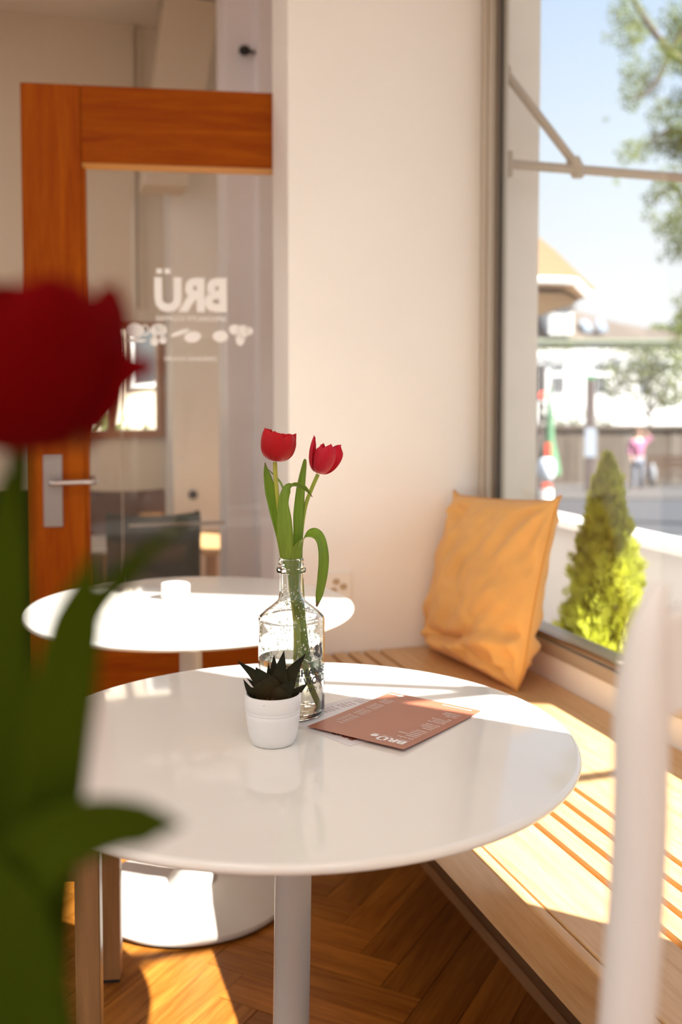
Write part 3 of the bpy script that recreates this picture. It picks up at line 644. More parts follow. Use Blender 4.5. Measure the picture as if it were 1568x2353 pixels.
succ(sl(633, 1600, .010), sl(630, 1545, .014), sl(630, 1504, .018), .0085, (1, .1, 0))
succ(sl(622, 1600, .008), sl(619, 1560, .014), sl(617, 1521, .018), .0065, (1, .3, 0))
succ(sl(645, 1606, .004), sl(668, 1550, .006), sl(703, 1502, .010), .0135, (.8, .1, -.7))
succ(sl(615, 1606, .002), sl(592, 1580, .006), sl(567, 1558, .008), .0060, (.5, .2, .9))
succ(sl(606, 1607, -.002), sl(577, 1590, -.004), sl(559, 1560, -.004), .0085, (.6, -.3, .8))
succ(sl(610, 1608, .010), sl(590, 1590, .012), sl(568, 1577, .012), .006, (.4, .3, .8))
succ(sl(636, 1616, -.012), sl(656, 1588, -.016), sl(678, 1561, -.016), .0150, (.8, -.1, -.7))
succ(sl(650, 1610, .0), sl(680, 1592, .0), sl(708, 1570, .004), .0095, (.3, .2, -1))
succ(sl(640, 1604, .014), sl(650, 1570, .020), sl(664, 1545, .026), .008, (1, .2, -.2))

# ------------------------------------------------------------------ menus
def menu(name, label, C, ux, uy, wid, hei, m, mprint, z0, curl, extra, group=None):
    """A card: origin corner C, ux along its text lines, uy down the page."""
    o = thing(name, label, 'menu', (C[0], C[1], z0), 0, group)
    ux = Vector((ux[0], ux[1], 0)).normalized(); uy = Vector((uy[0], uy[1], 0)).normalized()
    def P(x, y, dz=0.0): v = ux * x + uy * y; return (v.x, v.y, curl(x / wid, y / hei) + dz)
    nx, ny = 16, 20; mb = MB(); vs = []
    for dz in (0.00045, 0.0):
        for j in range(ny + 1):
            for i in range(nx + 1): vs.append(P(i / nx * wid, j / ny * hei, dz))
    k = (nx + 1) * (ny + 1); fs = []
    for j in range(ny):
        for i in range(nx):
            a = j * (nx + 1) + i; q = (a, a + 1, a + nx + 2, a + nx + 1); fs += [q[::-1], tuple(x + k for x in q)]
    rim = list(range(nx + 1)) + [(j + 1) * (nx + 1) - 1 for j in range(1, ny + 1)] + [ny * (nx + 1) + i for i in range(nx - 1, -1, -1)] + [j * (nx + 1) for j in range(ny - 1, 0, -1)]
    for a, b_ in zip(rim, rim[1:] + rim[:1]): fs.append((a, b_, b_ + k, a + k))
    mb.add(vs, fs).build('card', m, o, smooth=30)
    pr = MB()
    def put(v, f, x, y): pr.add([P(x + a, y - b_, 0.00075) for a, b_ in v], f)
    extra(put, wid, hei)
    pr.build('printed_lettering', mprint, o, kind='stuff')
    return o
M_card = mat('terracotta_card', (0.40, 0.135, 0.075), 0.28, spec=0.45, var=0.03, vscale=30)
M_cardw = mat('white_card', (0.80, 0.765, 0.76), 0.4)
M_prw = mat('white_print', (0.93, 0.90, 0.87), 0.5)
M_prb = mat('terracotta_print', (0.36, 0.10, 0.05), 0.5)
DR1 = [['ESPRESSO', 'ESPRESSO DOPPIO', 'AMERICANO', 'BATCH BRÜ', 'POUROVER'], ['CORTADO', 'CAPPUCCINO', 'LATTE SHALE', 'FLAT WHITE'], ['MATCHA LATTE', 'CHAI LATTE', 'HOT CHOCOLATE', 'TEA'], ['COLD BRÜ', 'CAFFE FREDDO', 'LATTE FREDDO']]
PR1 = [['CHF 4.00', 'CHF 5.00', 'CHF 5.50', 'CHF 4.50', 'CHF 6.00'], ['CHF 5.50', 'CHF 6.00', 'CHF 6.50', 'CHF 6.00'], ['CHF 6.50', 'CHF 6.50', 'CHF 6.00', 'CHF 5.50'], ['CHF 6.50', 'CHF 6.50', 'CHF 7.50']]
def logo(put, x, y, s):
    put(*tfit('BRÜ', 0.046 * s, 0.0185 * s, 0.045), x, y)
    put(*tfit('SPECIALTY COFFEE', 0.045 * s, 0.0024 * s, 0.012), x, y + 0.0048 * s)
    put(*ring2d(0, 0, .0062 * s, .0052 * s, .0016 * s), x + .0545 * s, y - .004 * s)
    put(*disc2d(0, 0, .0045 * s, .0038 * s), x + .0545 * s, y - .004 * s)
    put(*disc2d(0, 0, .0075 * s, .0009 * s), x + .0545 * s, y + .003 * s)
def brown_print(put, W, Hh):
    logo(put, 0.012, 0.030, 1.0)
    put(*tfit('Drinks', 0.026, 0.0062, 0.0), 0.013, 0.047)
    put(*tfit('PRIX', 0.014, 0.0035, 0.0, 0.2), W - 0.034, 0.047)
    y = 0.056
    for names, pr in zip(DR1, PR1):
        for a, p_ in zip(names, pr):
            put(*tfit(a, 0.00235 * len(a), 0.0033, 0.03), 0.013, y)
            put(*tfit(p_, 0.0195, 0.0031, 0.03), W - 0.034, y); y += 0.0072
        y += 0.0058
    put(*tfit('@BRU.SPECIALTYCOFFEE', 0.052, 0.0032, 0.03), 0.012, Hh - 0.008)
    put(*disc2d(0, 0, .006, .0044), W - 0.026, Hh - 0.010); put(*disc2d(0, 0, .011, .0013), W - 0.014, Hh - 0.010)
def white_print(put, W, Hh):
    logo(put, 0.014, 0.032, 1.0)
    y = 0.066
    for k in range(13):
        put(*tfit('CHF %d.%d0' % (4 + k % 4, 5 * (k % 2)), 0.0195, 0.0028, 0.012), W - 0.034, y); put(*tfit(('CROISSANT', 'BANANA BREAD', 'COOKIE', 'BROWNIE')[k % 4], 0.026, 0.003, 0.012), 0.014, y); y += 0.0078 + (0.005 if k in (4, 8) else 0)
dC = (0.0862, 1.3545); dD = (-0.051, 1.455); dB = (0.218, 1.531)
menu('menu_card', 'terracotta drinks menu lying on top, beside the bottle', dC, (dD[0] - dC[0], dD[1] - dC[1]), (dB[0] - dC[0], dB[1] - dC[1]), 0.169, 0.2205, M_card, M_prw, 0.7016,
     lambda u, v: 0.0035 * (1 - v) ** 2 * (1 - 0.3 * u) + 0.0012 * v ** 3, brown_print, 'menu cards')
wE = Vector((0.012, 1.381, 0)); wa = Vector((-0.072, 0.084, 0)).normalized(); wb = Vector((wa.y, -wa.x, 0))
menu('menu_card', 'white food menu tucked under the terracotta one and the bottle', wE, wa, wb, 0.169, 0.2205, M_cardw, M_prb, 0.7003, lambda u, v: 0.0, white_print, 'menu cards')

# ------------------------------------------------------------------ small white holder on the back table
dp = nt(0.350, 2.425)
hd = thing('tealight_holder', 'short white round holder in the middle of the back table', 'holder', (dp.x, dp.y, 0.7002))
MB().lathe([(0.0004, 0), (0.031, 0), (0.034, .002), (0.034, .034), (0.0325, .036), (0.030, .034), (0.030, .012), (0.0004, .012)], 48).build('cup', M_pot, hd, smooth=40)
MB().lathe([(0.0004, .0121), (0.0296, .0121), (0.0296, .026), (0.0004, .027)], 40).build('candle', mat('white_wax', (.85, .82, .75), .5), hd, smooth=40)

# ------------------------------------------------------------------ socket on the pillar
sk = thing('wall_socket', 'white three-way power socket low on the cream pillar', 'socket', nt(0.884, 2.81, 0.628), YAW)
M_sock = mat('socket_plastic', (0.88, 0.83, 0.75), 0.4)
MB().box(-.043, .043, -.009, 0, -.043, .043).build('cover_plate', M_sock, sk, bevel=.003)
hol = MB()
for a in (1.9, -2.5, 0.0):
    x, z = .017 * math.cos(a), .017 * math.sin(a); hx = []
    for k in range(6): hx.append((x + .0125 * math.cos(k * PI / 3 + .3), z + .0105 * math.sin(k * PI / 3 + .3)))
    hol.prism(hx, -.0098, -.0085)
hol.build('socket_insert', mat('tan_socket_recess', (0.50, 0.37, 0.22), .6), sk)

# ------------------------------------------------------------------ cushion
def cushion():
    o = thing('cushion', 'mustard yellow square cushion leaning in the window corner', 'cushion', nt(1.188, 2.522, BZ), YAW + 0.09)
    W, Hh = 0.525, 0.475; n = 72; vs = []; fs = []
    for side in (-1, 1):
        T = 0.066 if side < 0 else 0.078
        for j in range(n + 1):
            for i in range(n + 1):
                a = -math.cos(PI * i / n) * .5 + (-1 + 2 * i / n) * .5; b_ = -math.cos(PI * j / n) * .5 + (-1 + 2 * j / n) * .5
                ex = max(0, 1 - abs(a) ** 5); ey = max(0, 1 - abs(b_) ** 4)
                th = T * ex ** .5 * ey ** .5 * (1 - .18 * (a * a + b_ * b_)) * (1.0 + 0.16 * (-b_))     # the filling has slumped
                y = a * W / 2 * (1 - 0.035 * (1 - b_ * b_)); z = b_ * Hh / 2 * (1 - 0.03 * (1 - a * a))
                p = Vector((a * 2.2, b_ * 2.2, side * 3.1))
                fold = 0.010 * noise.noise(p * 1.3) + 0.006 * noise.noise(p * 3.1) + 0.010 * noise.noise(Vector((a * 5 + b_ * 3.5, b_ * 1.4 - a * .8, side)))
                c1 = b_ + .58 + .16 * math.sin(a * 2.4 + .5)                       # the deep slumped fold near the bottom
                fold += -0.026 * math.exp(-(c1 / .05) ** 2) * (.55 + .45 * math.sin(a * 4 + .6)) + 0.018 * math.exp(-((c1 + .13) / .08) ** 2)
                fold += 0.008 * math.exp(-((b_ + .84 - .08 * math.sin(a * 5.1)) / .04) ** 2) - 0.010 * math.exp(-((b_ + .76 - .07 * math.sin(a * 4.1 + 1)) / .03) ** 2)
                for sx, sz in ((-1, 1), (1, 1), (-1, -1), (1, -1)):                # folds fanning out of the corners
                    dx, dz_ = 1 - a * sx, 1 - b_ * sz; rr = math.hypot(dx, dz_)
                    fold += 0.011 * math.exp(-((rr - .38) / .28) ** 2) * math.sin(9 * math.atan2(dz_, dx + 1e-6))
                fold += 0.006 * math.exp(-((a + .55) / .35) ** 2) * math.sin(b_ * 13 - a * 4) * (1 - abs(b_))
                k = min(1, ex * ey * 3)
                x = side * (th + fold * k)
                if b_ < -.6: y *= 1 - .10 * ((-b_ - .6) / .4) ** 2
                ear = (1 if b_ > 0 else .15) * max(0, abs(a) - .90) * max(0, abs(b_) - .90) * 100
                y += math.copysign(ear, a) * .010; z += math.copysign(ear, b_) * .013 - .016 * a * (b_ + 1) / 2
                zz = z + Hh / 2
                vs.append((x + 0.098 * max(0.0, zz / Hh) ** 1.2 - .004, y, max(0.002, zz + .004 - x * .12)))
    m = (n + 1) ** 2
    for j in range(n):
        for i in range(n):
            a = j * (n + 1) + i; q = (a, a + 1, a + n + 2, a + n + 1); fs += [q, tuple(x + m for x in q[::-1])]
    mc = mat('mustard_cotton', (0.95, 0.57, 0.18), 0.85, bump=0.25, bscale=420, var=0.06, vscale=9, sheen=0.25, trans=0.28, tcol=(0.85, 0.46, 0.11))
    mb = MB(); mb.add(vs, fs); c = mb.build('cover', mc, o, smooth=180)
    bm = bmesh.new(); bm.from_mesh(c.data); bmesh.ops.remove_doubles(bm, verts=bm.verts, dist=0.0008); bmesh.ops.recalc_face_normals(bm, faces=bm.faces); bm.to_mesh(c.data); bm.free()
    rim = [j * (n + 1) + n for j in range(n + 1)]
    top = [n * (n + 1) + i for i in range(n + 1)]
    bot = [i for i in range(n + 1)]; lef = [j * (n + 1) for j in range(n + 1)]
    sm = MB()
    for e in (rim, top, lef, bot): sm.tube([Vector(vs[i]) * .5 + Vector(vs[i + m]) * .5 for i in e], .0022, 6)
    sm.build('seam', mat('mustard_seam', (0.62, 0.29, 0.06), .9), o, smooth=True)
    return o
cushion()

# ------------------------------------------------------------------ white chair in the right foreground
ch = thing('white_chair', 'white painted wooden chair, blurred at the right edge', 'chair', (0.182, 0.60, 0), 0.35)
M_chair = mat('white_chair_paint', (0.78, 0.74, 0.69), 0.4, spec=0.35)
def post(x, name='back_post'):
    p = MB(); P_ = [(x - .020, .05, 0.0), (x - .016, .03, .25), (x - .012, .015, .46), (x - .008, .006, .70), (x + .002, .002, .90), (x + .001, 0, 1.00), (x + .004, -.002, 1.05), (x + .012, -.004, 1.078)]
    p.tube(spline(P_, 40), interp([.015, .016, .0175, .0175, .0172, .0168, .012, .004], 40), 16); p.build(name, M_chair, ch, smooth=True)
post(0.0); post(0.34)
r1 = MB(); r1.prism([(0.0, .990), (0.03, 1.000), (0.17, 1.012), (0.31, 1.000), (0.34, .990), (0.34, 1.058), (0.17, 1.085), (0.0, 1.058)], -.011, .009); r1.build('top_rail', M_chair, ch, bevel=.004)
for x in (.08, .14, .20, .26):
    p = MB(); p.tube([(x, .03, .46), (x, 0, 1.01)], .008, 10); p.build('spindle', M_chair, ch, smooth=True)
MB().box(-.03, .37, .03, .40, .435, .462).build('seat', M_chair, ch, bevel=.008)
for x in (0, .34):
    p = MB(); p.tube([(x, .37, .437), (x, .39, 0)], [.018, .014], 12); p.build('leg', M_chair, ch, smooth=True)

# ------------------------------------------------------------------ wooden stool at the left
M_st = wood('light_beech', (0.28, 0.145, 0.055), (0.40, 0.22, 0.09), 'Z', 0.4, 0.1, 0.03)
st = thing('wooden_stool', 'square beech stool with straight legs, left between the tables', 'stool', (-0.615, 1.81, 0), 0.12)
for x, y in ((.165, -.165), (.165, .165), (-.165, -.165), (-.165, .165)):
    lg = MB().box(x - .021, x + .021, y - .021, y + .021, .006, .43).build('leg', M_st, st, bevel=.003)
    MB().box(x - .018, x + .018, y - .018, y + .018, 0, .0058).build('felt_pad', M_black, lg)
for q in ((-.144, .144, .155, .175), (-.144, .144, -.175, -.155)): MB().box(*q, .37, .42).build('rail', M_st, st, bevel=.002)
for q in ((.155, .175, -.144, .144), (-.175, -.155, -.144, .144)): MB().box(*q, .37, .42).build('rail', M_st, st, bevel=.002)
MB().box(-.19, .19, -.19, .19, .4305, .452).build('seat', M_st, st, bevel=.004)

# ------------------------------------------------------------------ lobby furniture (behind the glass)
M_gv = mat('dark_green_velvet', (0.016, 0.020, 0.010), .95, spec=.1)
M_br = mat('brown_leather', (0.09, 0.034, 0.016), .6, spec=.2)
M_dw = mat('dark_wood_leg', (0.06, 0.03, .015), .5)
def tub(name, label, loc, rz, wdt, top, m, group=None):
    o = thing(name, label, 'armchair', loc, rz, group); r = wdt / 2
    b_ = MB(); n = 28; vs = []; fs = []
    sec = [(1.0, .12), (1.03, .35), (1.05, top - .04), (1.03, top), (.96, top + .005), (.88, top - .02), (.84, .40), (.82, .12)]
    for i in range(n + 1):
        a = PI + PI * (i / n); a = PI * 0.0 + PI * i / n
        for s_, z in sec: vs.append((math.cos(a) * r * s_, -math.sin(a) * r * s_, z))
    for i in range(n):
        for k in range(8): fs.append((i * 8 + k, i * 8 + (k + 1) % 8, (i + 1) * 8 + (k + 1) % 8, (i + 1) * 8 + k))
    fs += [tuple(range(8)), tuple(n * 8 + k for k in range(8))[::-1]]
    b_.add(vs, fs).build('shell', m, o, smooth=60)
    b2 = MB(); b2.box(-r * .82, r * .82, -r * .55, r * .75, .16, .40); b2.build('seat_cushion', m, o, bevel=.03)
    for x in (-.7, .7):
        for y in (-.5, .6):
            l_ = MB(); l_.tube([(x * r, y * r, .17), (x * r * 1.1, y * r * 1.1, 0)], [.014, .010], 8); l_.build('leg', M_dw, o, smooth=True)
    return o
tub('tub_chair', 'dark green tub chair seen through the door glass', (-0.80, 4.25, 0), 0.25, .38, .70, M_gv)
tub('tub_chair', 'dark green tub chair left of the door behind the blurred stems', (-1.28, 3.65, 0), .2, .50, .86, M_gv)
tub('tub_chair', 'brown leather tub chair near the far wall through the door glass', (-1.16, 5.35, 0), -.3, .46, .70, M_br)
def low_table(name, label, loc, rz, a, b_, z, m):
    o = thing(name, label, 'side table', loc, rz)
    MB().box(-a, a, -b_, b_, z - .025, z).build('top', m, o, bevel=.004)
    for x in (-a + .03, a - .03):
        for y in (-b_ + .03, b_ - .03): MB().box(x - .015, x + .015, y - .015, y + .015, 0, z - .0255).build('leg', M_st, o)
    return o
low_table('side_table', 'sunlit oak side table right of the green tub chair', (-.665, 5.10, 0), YAW, .10, .36, .46, M_bench)
low_table('side_table', 'white side table left of the green tub chair', (-1.17, 4.75, 0), YAW, .09, .24, .50, M_white)
o = thing('round_stool', 'small round wooden stool behind the green tub chair', 'stool', (-.965, 5.05, 0))
MB().lathe([(.0004, .60), (.055, .60), (.06, .595), (.06, .58), (.0004, .575)], 28).build('seat', M_groove, o, smooth=40)
for k in range(3):
    a = k * 2.1 + .4; q = MB(); q.tube([(.04 * math.cos(a), .04 * math.sin(a), .577), (.08 * math.cos(a), .08 * math.sin(a), 0)], .009, 8); q.build('leg', M_dw, o, smooth=True)
# inner glass screen; the bar is added in place of a reflection streak
gs = thing('glass_screen', 'frameless inner glass screen with an added bar for a reflection streak', 'glass screen', (0, 0, 0), YAW)
xa, xb = at_t(281, 3.9), at_t(520, 3.9)
MB().box(xa, xb, 3.9, 3.908, 0.0, 1.42).build('glass_sheet', pane_mat('screen_glass', (.97, .97, .96), .25), gs)
MB().box(xa - .004, xa, 3.899, 3.909, 0.0, 1.42).build('polished_edge', mat('polished_glass_edge', (.62, .52, .42), .2), gs)
q = MB(); q.tube([(xa + .02, 3.885, .695), (xb - .01, 3.885, .695)], .007, 10); q.build('rail', M_steel, gs, smooth=True)
# small black lamp on the jamb above the door, socket knob on pilaster
lm = thing('wall_spotlight', 'small black spotlight on an arm above the door', 'lamp', nt((at_t(585, 4.1)), 4.29, 2.66), YAW)
q = MB(); q.ball((0, -.035, 0), .026, 14, 10, (1, 1.1, .8)); q.build('lamp_head', M_black, lm, smooth=True)
q = MB(); q.tube(spline([(.02, -.03, .0), (.05, -.03, -.003), (.075, -.02, .008), (.08, 0, .014)], 14), .007, 8); q.build('arm', M_black, lm, smooth=True)
q = MB(); q.lathe([(.0004, 0), (.016, 0), (.016, .006), (.0004, .006)], 16); q.v = [(x + .08, -z, y + .014) for x, y, z in q.v]; q.build('wall_plate', M_black, lm)
kn = thing('wall_switch', 'small black switch knob low on the pale pilaster', 'switch', nt(at_t(443, 5.59), 5.6, .64), YAW)
q = MB(); q.lathe([(.0004, 0), (.026, 0), (.026, .01), (.018, .014), (.018, .03), (.0004, .032)], 20); q.v = [(x, -z, y) for x, y, z in q.v]; q.build('knob', M_black, kn, smooth=40)

# ================================================================== outside
M_pave = mat('pale_paving', (0.22, 0.21, 0.20), .9, var=.06, vscale=3, bump=.1)
M_asph = mat('grey_asphalt', (0.045, 0.044, 0.048), .95, var=.10, vscale=1.5, bump=.1)
b = MB(); b.box(1.43, 2.9, -6, 12, -.25, -.01)
struct('terrace_paving', b, M_pave, 'pale paved terrace outside the window', 'paving')
b = MB(); b.box(1.43, 1.66, 3.02, 3.6, -.01, 4.4)
struct('wall_outer', b, M_ext, 'beige rendered pier outside at the far window jamb', 'wall', bevel=.006)
def gz(y): return -0.28 if y < 7 else -0.28 - (y - 7) * (1.15 / 20.0) if y < 27 else -1.43
vs = []; fs = []; ys = list(range(-14, 62, 2))
for y in ys: vs += [(-30, y, gz(y)), (45, y, gz(y))]
for i in range(len(ys) - 1): fs.append((2 * i, 2 * i + 1, 2 * i + 3, 2 * i + 2))
tag(MB().add(vs, fs).build('street', M_asph), 'grey asphalt street sloping away from the café', 'street', kind='structure')
b = MB(); b.box(-4, 18, 9.0, 12.5, -.6, gz(9.0) + .03); b.v = [(x, y, z if z < -.55 else gz(y) + .03) for x, y, z in b.v]
tag(b.build('pavement_strip', M_pave), 'pale pavement strip across the street', 'pavement', kind='structure')
b = MB(); b.box(4, 24, 23.5, 30, -2, 0); b.v = [(x, y, z if z < -1.9 else gz(y) + .04) for x, y, z in b.v]
tag(b.build('far_pavement', mat('warm_grey_paving', (.075, .066, .060), .9, var=.05)), 'warm grey pavement in front of the brown wall', 'pavement', kind='structure')

# terrace barrier
br = thing('terrace_barrier', 'pale terrace barrier with a bright white top rail outside', 'barrier', (0, 0, 0), YAW)
M_bar = mat('pale_grey_panel', (0.56, 0.545, 0.54), .7); M_barw = mat('white_top_rail', (0.85, 0.84, 0.82), .5)
for k in range(4): MB().box(2.36, 2.40, 0.6 + k * 1.5, 0.6 + k * 1.5 + 1.46, 0.0, 0.598).build('panel', M_bar, br, bevel=.004)
MB().box(2.31, 2.45, 0.55, 6.7, 0.60, 0.64).build('top_rail', M_barw, br, bevel=.006)
for k in range(5): MB().box(2.35, 2.41, 0.56 + k * 1.5, 0.595 + k * 1.5, -.01, 0.60).build('post', M_barw, br)

# awning bracket arms (far and near end of the window)
def bracket(t, label):
    o = thing('awning_bracket', label, 'bracket', nt(1.43, t, 0), YAW, 'awning bracket arms of the window')
    MB().box(0, .016, -.03, .03, 1.56, 2.34).build('wall_plate', M_arm, o, bevel=.003)
    MB().box(.016, .05, -.016, .016, 1.88, 1.96).build('pivot', M_arm, o, bevel=.003)
    q = MB(); q.tube([(.03, 0, 1.921), (1.15, 0, 1.921)], .0155, 14); q.build('arm', M_arm, o, smooth=True)
    q = MB(); q.tube([(.016, 0, 2.215), (.278, 0, 1.94)], .0145, 14); q.build('strut', M_arm, o, smooth=True)
    q = MB(); q.tube([(.268, 0, 1.955), (.29, 0, 1.915), (.29, 0, 1.895)], [.022, .026, .018], 14); q.build('joint', M_arm, o, smooth=True)
    q = MB(); q.ball((.022, 0, 2.21), .024, 12, 8); q.build('hinge', M_arm, o, smooth=True)
bracket(2.88, 'beige awning arm and strut at the far end of the window')
bracket(0.43, 'near awning bracket outside the window, beyond the right edge of the view')

# thuja in a planter
def conifer(loc, h, r, seed, label, dens=1500, rz=0):
    rnd = random.Random(seed); o = thing('potted_thuja', label, 'shrub', loc, rz)
    MB().box(-.16, .16, -.16, .16, 0, .33).build('planter', mat('white_planter', (.74, .72, .69), .6), o, bevel=.008)
    MB().box(-.145, .145, -.145, .145, .3305, .345).build('soil', MATS['dark_potting_soil'], o)
    q = MB(); q.tube([(0, 0, .34), (0, 0, .33 + h * .8)], [.014, .005], 8); q.build('trunk', M_dw, o, smooth=True)
    f = MB()
    for k in range(dens):
        u = rnd.random() ** 1.15; z = .35 + u * h * .93; R = r * (1 - .76 * u) * (1 - u ** 10) * (0.75 + .25 * min(1, u / .12)) + .004
        a = rnd.uniform(0, 2 * PI); rr = R * rnd.uniform(.35, 1.0) * (1 + .18 * math.sin(a * 4 + z * 23))
        p = Vector((rr * math.cos(a), rr * math.sin(a), z)); out = Vector((math.cos(a), math.sin(a), 0))
        d = (Vector((0, 0, 1)) + out * rnd.uniform(.05, .45) * (1 - .8 * u) + Vector((rnd.gauss(0, .2), rnd.gauss(0, .2), 0)) * (1 - .7 * u)).normalized(); ln = rnd.uniform(.04, .085) * (1 - .35 * u)
        sd_ = d.cross(Vector((rnd.gauss(0, 1), rnd.gauss(0, 1), .3))).normalized()
        w_ = ln * .05
        for j, (bs, an) in enumerate(((0, 0), (.25, .55), (.25, -.55), (.5, .5), (.5, -.5))):
            dd = (d * math.cos(an) + sd_ * math.sin(an)); st_ = p + d * ln * bs; L2 = ln * (1 - bs) * (1 if j == 0 else .75)
            nn_ = dd.cross(d if j else sd_).normalized() if dd.cross(d if j else sd_).length > 1e-4 else out
            x_ = dd.cross(nn_).normalized() * w_
            f.add([st_, st_ + dd * L2 * .5 + x_, st_ + dd * L2, st_ + dd * L2 * .5 - x_], [(0, 1, 2, 3)])
    m = mat('thuja_green', (0.45, 0.47, 0.042), .6, trans=.5, var=.4, vscale=11)
    f.build('foliage', m, o, kind='stuff')
    return o
tl = nt(1.64, 2.56); conifer((tl.x, tl.y, -.01), .70, .138, 4, 'sunlit pointed thuja bush in a planter just outside the window', 5200, YAW)

# added canopy, unseen to the right, shaped to shade the window's far half
pr_ = thing('shade_canopy', 'unseen tilted canopy added right of the view to shade the far bench end', 'parasol', nt(3.55, 0.9, -.25), YAW)
Ls = Vector((-.514, .562, -.648)); e1 = Vector((.738, .675, 0)).normalized(); e2 = Vector((-.437, .478, .7615)).normalized()
C0 = Vector((3.0, .33, 2.45)) - Vector((3.55, 0.9, -.25)); d1 = (e1 * .816 + e2 * .578).normalized(); d2 = (e1 * -.50 + e2 * .86).normalized()
def cnp(a, b_, h_=0.0): return C0 + d1 * a + d2 * b_ - Ls * h_
M_can = mat('sand_canopy', (0.55, 0.43, 0.30), .9, trans=.15)
ctr = cnp(1.0, 1.45, .25); q = MB(); corners = [cnp(0, 0), cnp(2.0, 0), cnp(2.0, 2.9), cnp(0, 2.9)]
q.add(corners + [ctr] + [c_ - Ls * -.004 for c_ in corners] + [ctr + Ls * .004], [(0, 1, 4), (1, 2, 4), (2, 3, 4), (3, 0, 4), (6, 5, 9), (7, 6, 9), (8, 7, 9), (5, 8, 9), (0, 5, 6, 1), (1, 6, 7, 2), (2, 7, 8, 3), (3, 8, 5, 0)])
q.build('canopy', M_can, pr_)
for c_ in corners:
    q = MB(); q.tube([ctr + Ls * .03, c_ + Ls * .02], .01, 6); q.build('rib', M_arm, pr_)
q = MB(); q.tube([(0, 0, .06), (0, 0, 3.2), tuple(ctr + Ls * .03)], .028, 10); q.build('pole', M_arm, pr_, smooth=True)
MB().box(-.35, .35, -.35, .35, 0, .07).build('base_plate', M_black, pr_, bevel=.01)

# awning of the next shop, seen end-on
aw = thing('shop_awning', 'tan awning with a white front bar beyond the pier', 'awning', (0, 5.4, 0))
def ap(px, py, d=5.4): v = at(px, py, d); return (v.x, v.z)
q = MB(); q.prism([ap(1175, 440), ap(1240, 511), ap(1300, 560), ap(1360, 618), ap(1404, 660), ap(1380, 668), ap(1340, 640), ap(1175, 632)], 0.25, 1.3); q.build('canopy', mat('tan_awning_cloth', (.33, .215, .12), .85, trans=.2), aw)
q = MB(); q.prism([ap(1175, 650), ap(1340, 655), ap(1375, 674), ap(1330, 690), ap(1240, 714), ap(1175, 730)], 0.45, 1.3); q.build('valance', mat('tan_valance_cloth', (.46, .32, .19), .85, trans=.3), aw)
q = MB(); q.tube(spline([(*ap(1175, 632)[:1], 0.2, ap(1175, 632)[1]), (ap(1260, 633)[0], 0.2, ap(1260, 633)[1]), (ap(1335, 636)[0], .2, ap(1335, 636)[1]), (ap(1352, 646)[0], .2, ap(1352, 646)[1]), (ap(1376, 668)[0], .2, ap(1376, 668)[1]), (ap(1412, 670)[0], .2, ap(1412, 670)[1])], 30), .022, 10); q.build('front_bar', M_barw, aw, smooth=True)
q = MB(); q.tube([(ap(1180, 632)[0], .6, ap(1180, 632)[1]), (ap(1120, 560)[0], .6, ap(1120, 560)[1])], .02, 8); q.build('folding_arm', M_arm, aw, smooth=True)

# house across the street
HY = 45.0
def hpnt(px, py, d=HY): v = at(px, py, d); return (v.x, v.z)
hs = thing('white_house', 'white house with a brown tiled roof across the street', 'house', (0, HY, -1.45))
def hz(px, py, d=HY): v = at(px, py, d); return (v.x, v.z + 1.45)
M_hw = mat('white_render', (0.82, 0.80, 0.76), .85, var=.03, vscale=.6); M_roof = mat('brown_roof_tiles', (0.10, 0.075, 0.056), .85, var=.2, vscale=4, stretch=(1, 1, 6))
xl, xr = hz(1050, 0)[0], hz(1640, 0)[0]; ez = hz(1300, 782)[1]
MB().box(xl, xr, 0, 8, 0, ez).build('house_wall', M_hw, hs)
q = MB(); rl = hz(1050, 655, HY + 4)[1]
rpts = [hz(1050, 655, HY + 4), hz(1240, 690, HY + 4), hz(1400, 737, HY + 4), hz(1480, 753, HY + 4), hz(1640, 790, HY + 4)]
vs = [(p[0], 4.0, p[1]) for p in rpts] + [(x, -.12, ez) for x in np.linspace(xl - .3, xr + .3, 5)] + [(x, 8.5, ez) for x in np.linspace(xl - .3, xr + .3, 5)]
q.add(vs, [(i, i + 1, i + 6, i + 5) for i in range(4)] + [(i + 1, i, i + 10, i + 11) for i in range(4)] + [(0, 5, 10), (4, 14, 9), tuple(range(5, 10)) + tuple(range(14, 9, -1))]); q.build('roof', M_roof, hs)
MB().box(xl - .3, xr + .3, -.20, -.12, ez - .06, ez + .04).build('gutter', mat('pale_green_gutter', (.27, .31, .22), .6), hs)
def hwin(px0, px1, py0, py1, y=-.04, dep=.08, par=None):
    a, b_ = hz(px0, py1), hz(px1, py0); o = MB().box(a[0], b_[0], y, y + dep, a[1], b_[1]).build('window', M_barw, par or hs)
    mx_ = (a[0] + b_[0]) / 2; g = .045
    for x0, x1 in ((a[0] + g, mx_ - g / 2), (mx_ + g / 2, b_[0] - g)): MB().box(x0, x1, y - .012, y - .002, a[1] + g, b_[1] - g).build('window_pane', mat('dark_house_glass', (.06, .065, .07), .1), o)
hwin(1268, 1300, 834, 853); hwin(1268, 1300, 862, 904); hwin(1368, 1398, 834, 853); hwin(1368, 1398, 862, 904); hwin(1470, 1500, 862, 904)
dm = MB(); a, b_ = hz(1262, 768), hz(1316, 708); dm.box(a[0], b_[0], -.1, 3.0, a[1], b_[1]); dmo = dm.build('dormer', M_hw, hs)
for x0, x1 in ((1267, 1285), (1292, 1311)):
    p0, p1 = hz(x0, 760), hz(x1, 714); MB().box(p0[0], p1[0], -.125, -.1, p0[1], p1[1]).build('dormer_pane', mat('pale_dormer_glass', (.55, .55, .55), .2), dmo)
MB().prism([hz(1257, 710), hz(1321, 710), hz(1318, 700), hz(1262, 694)], -.25, 3.0).build('dormer_roof', M_roof, dmo)
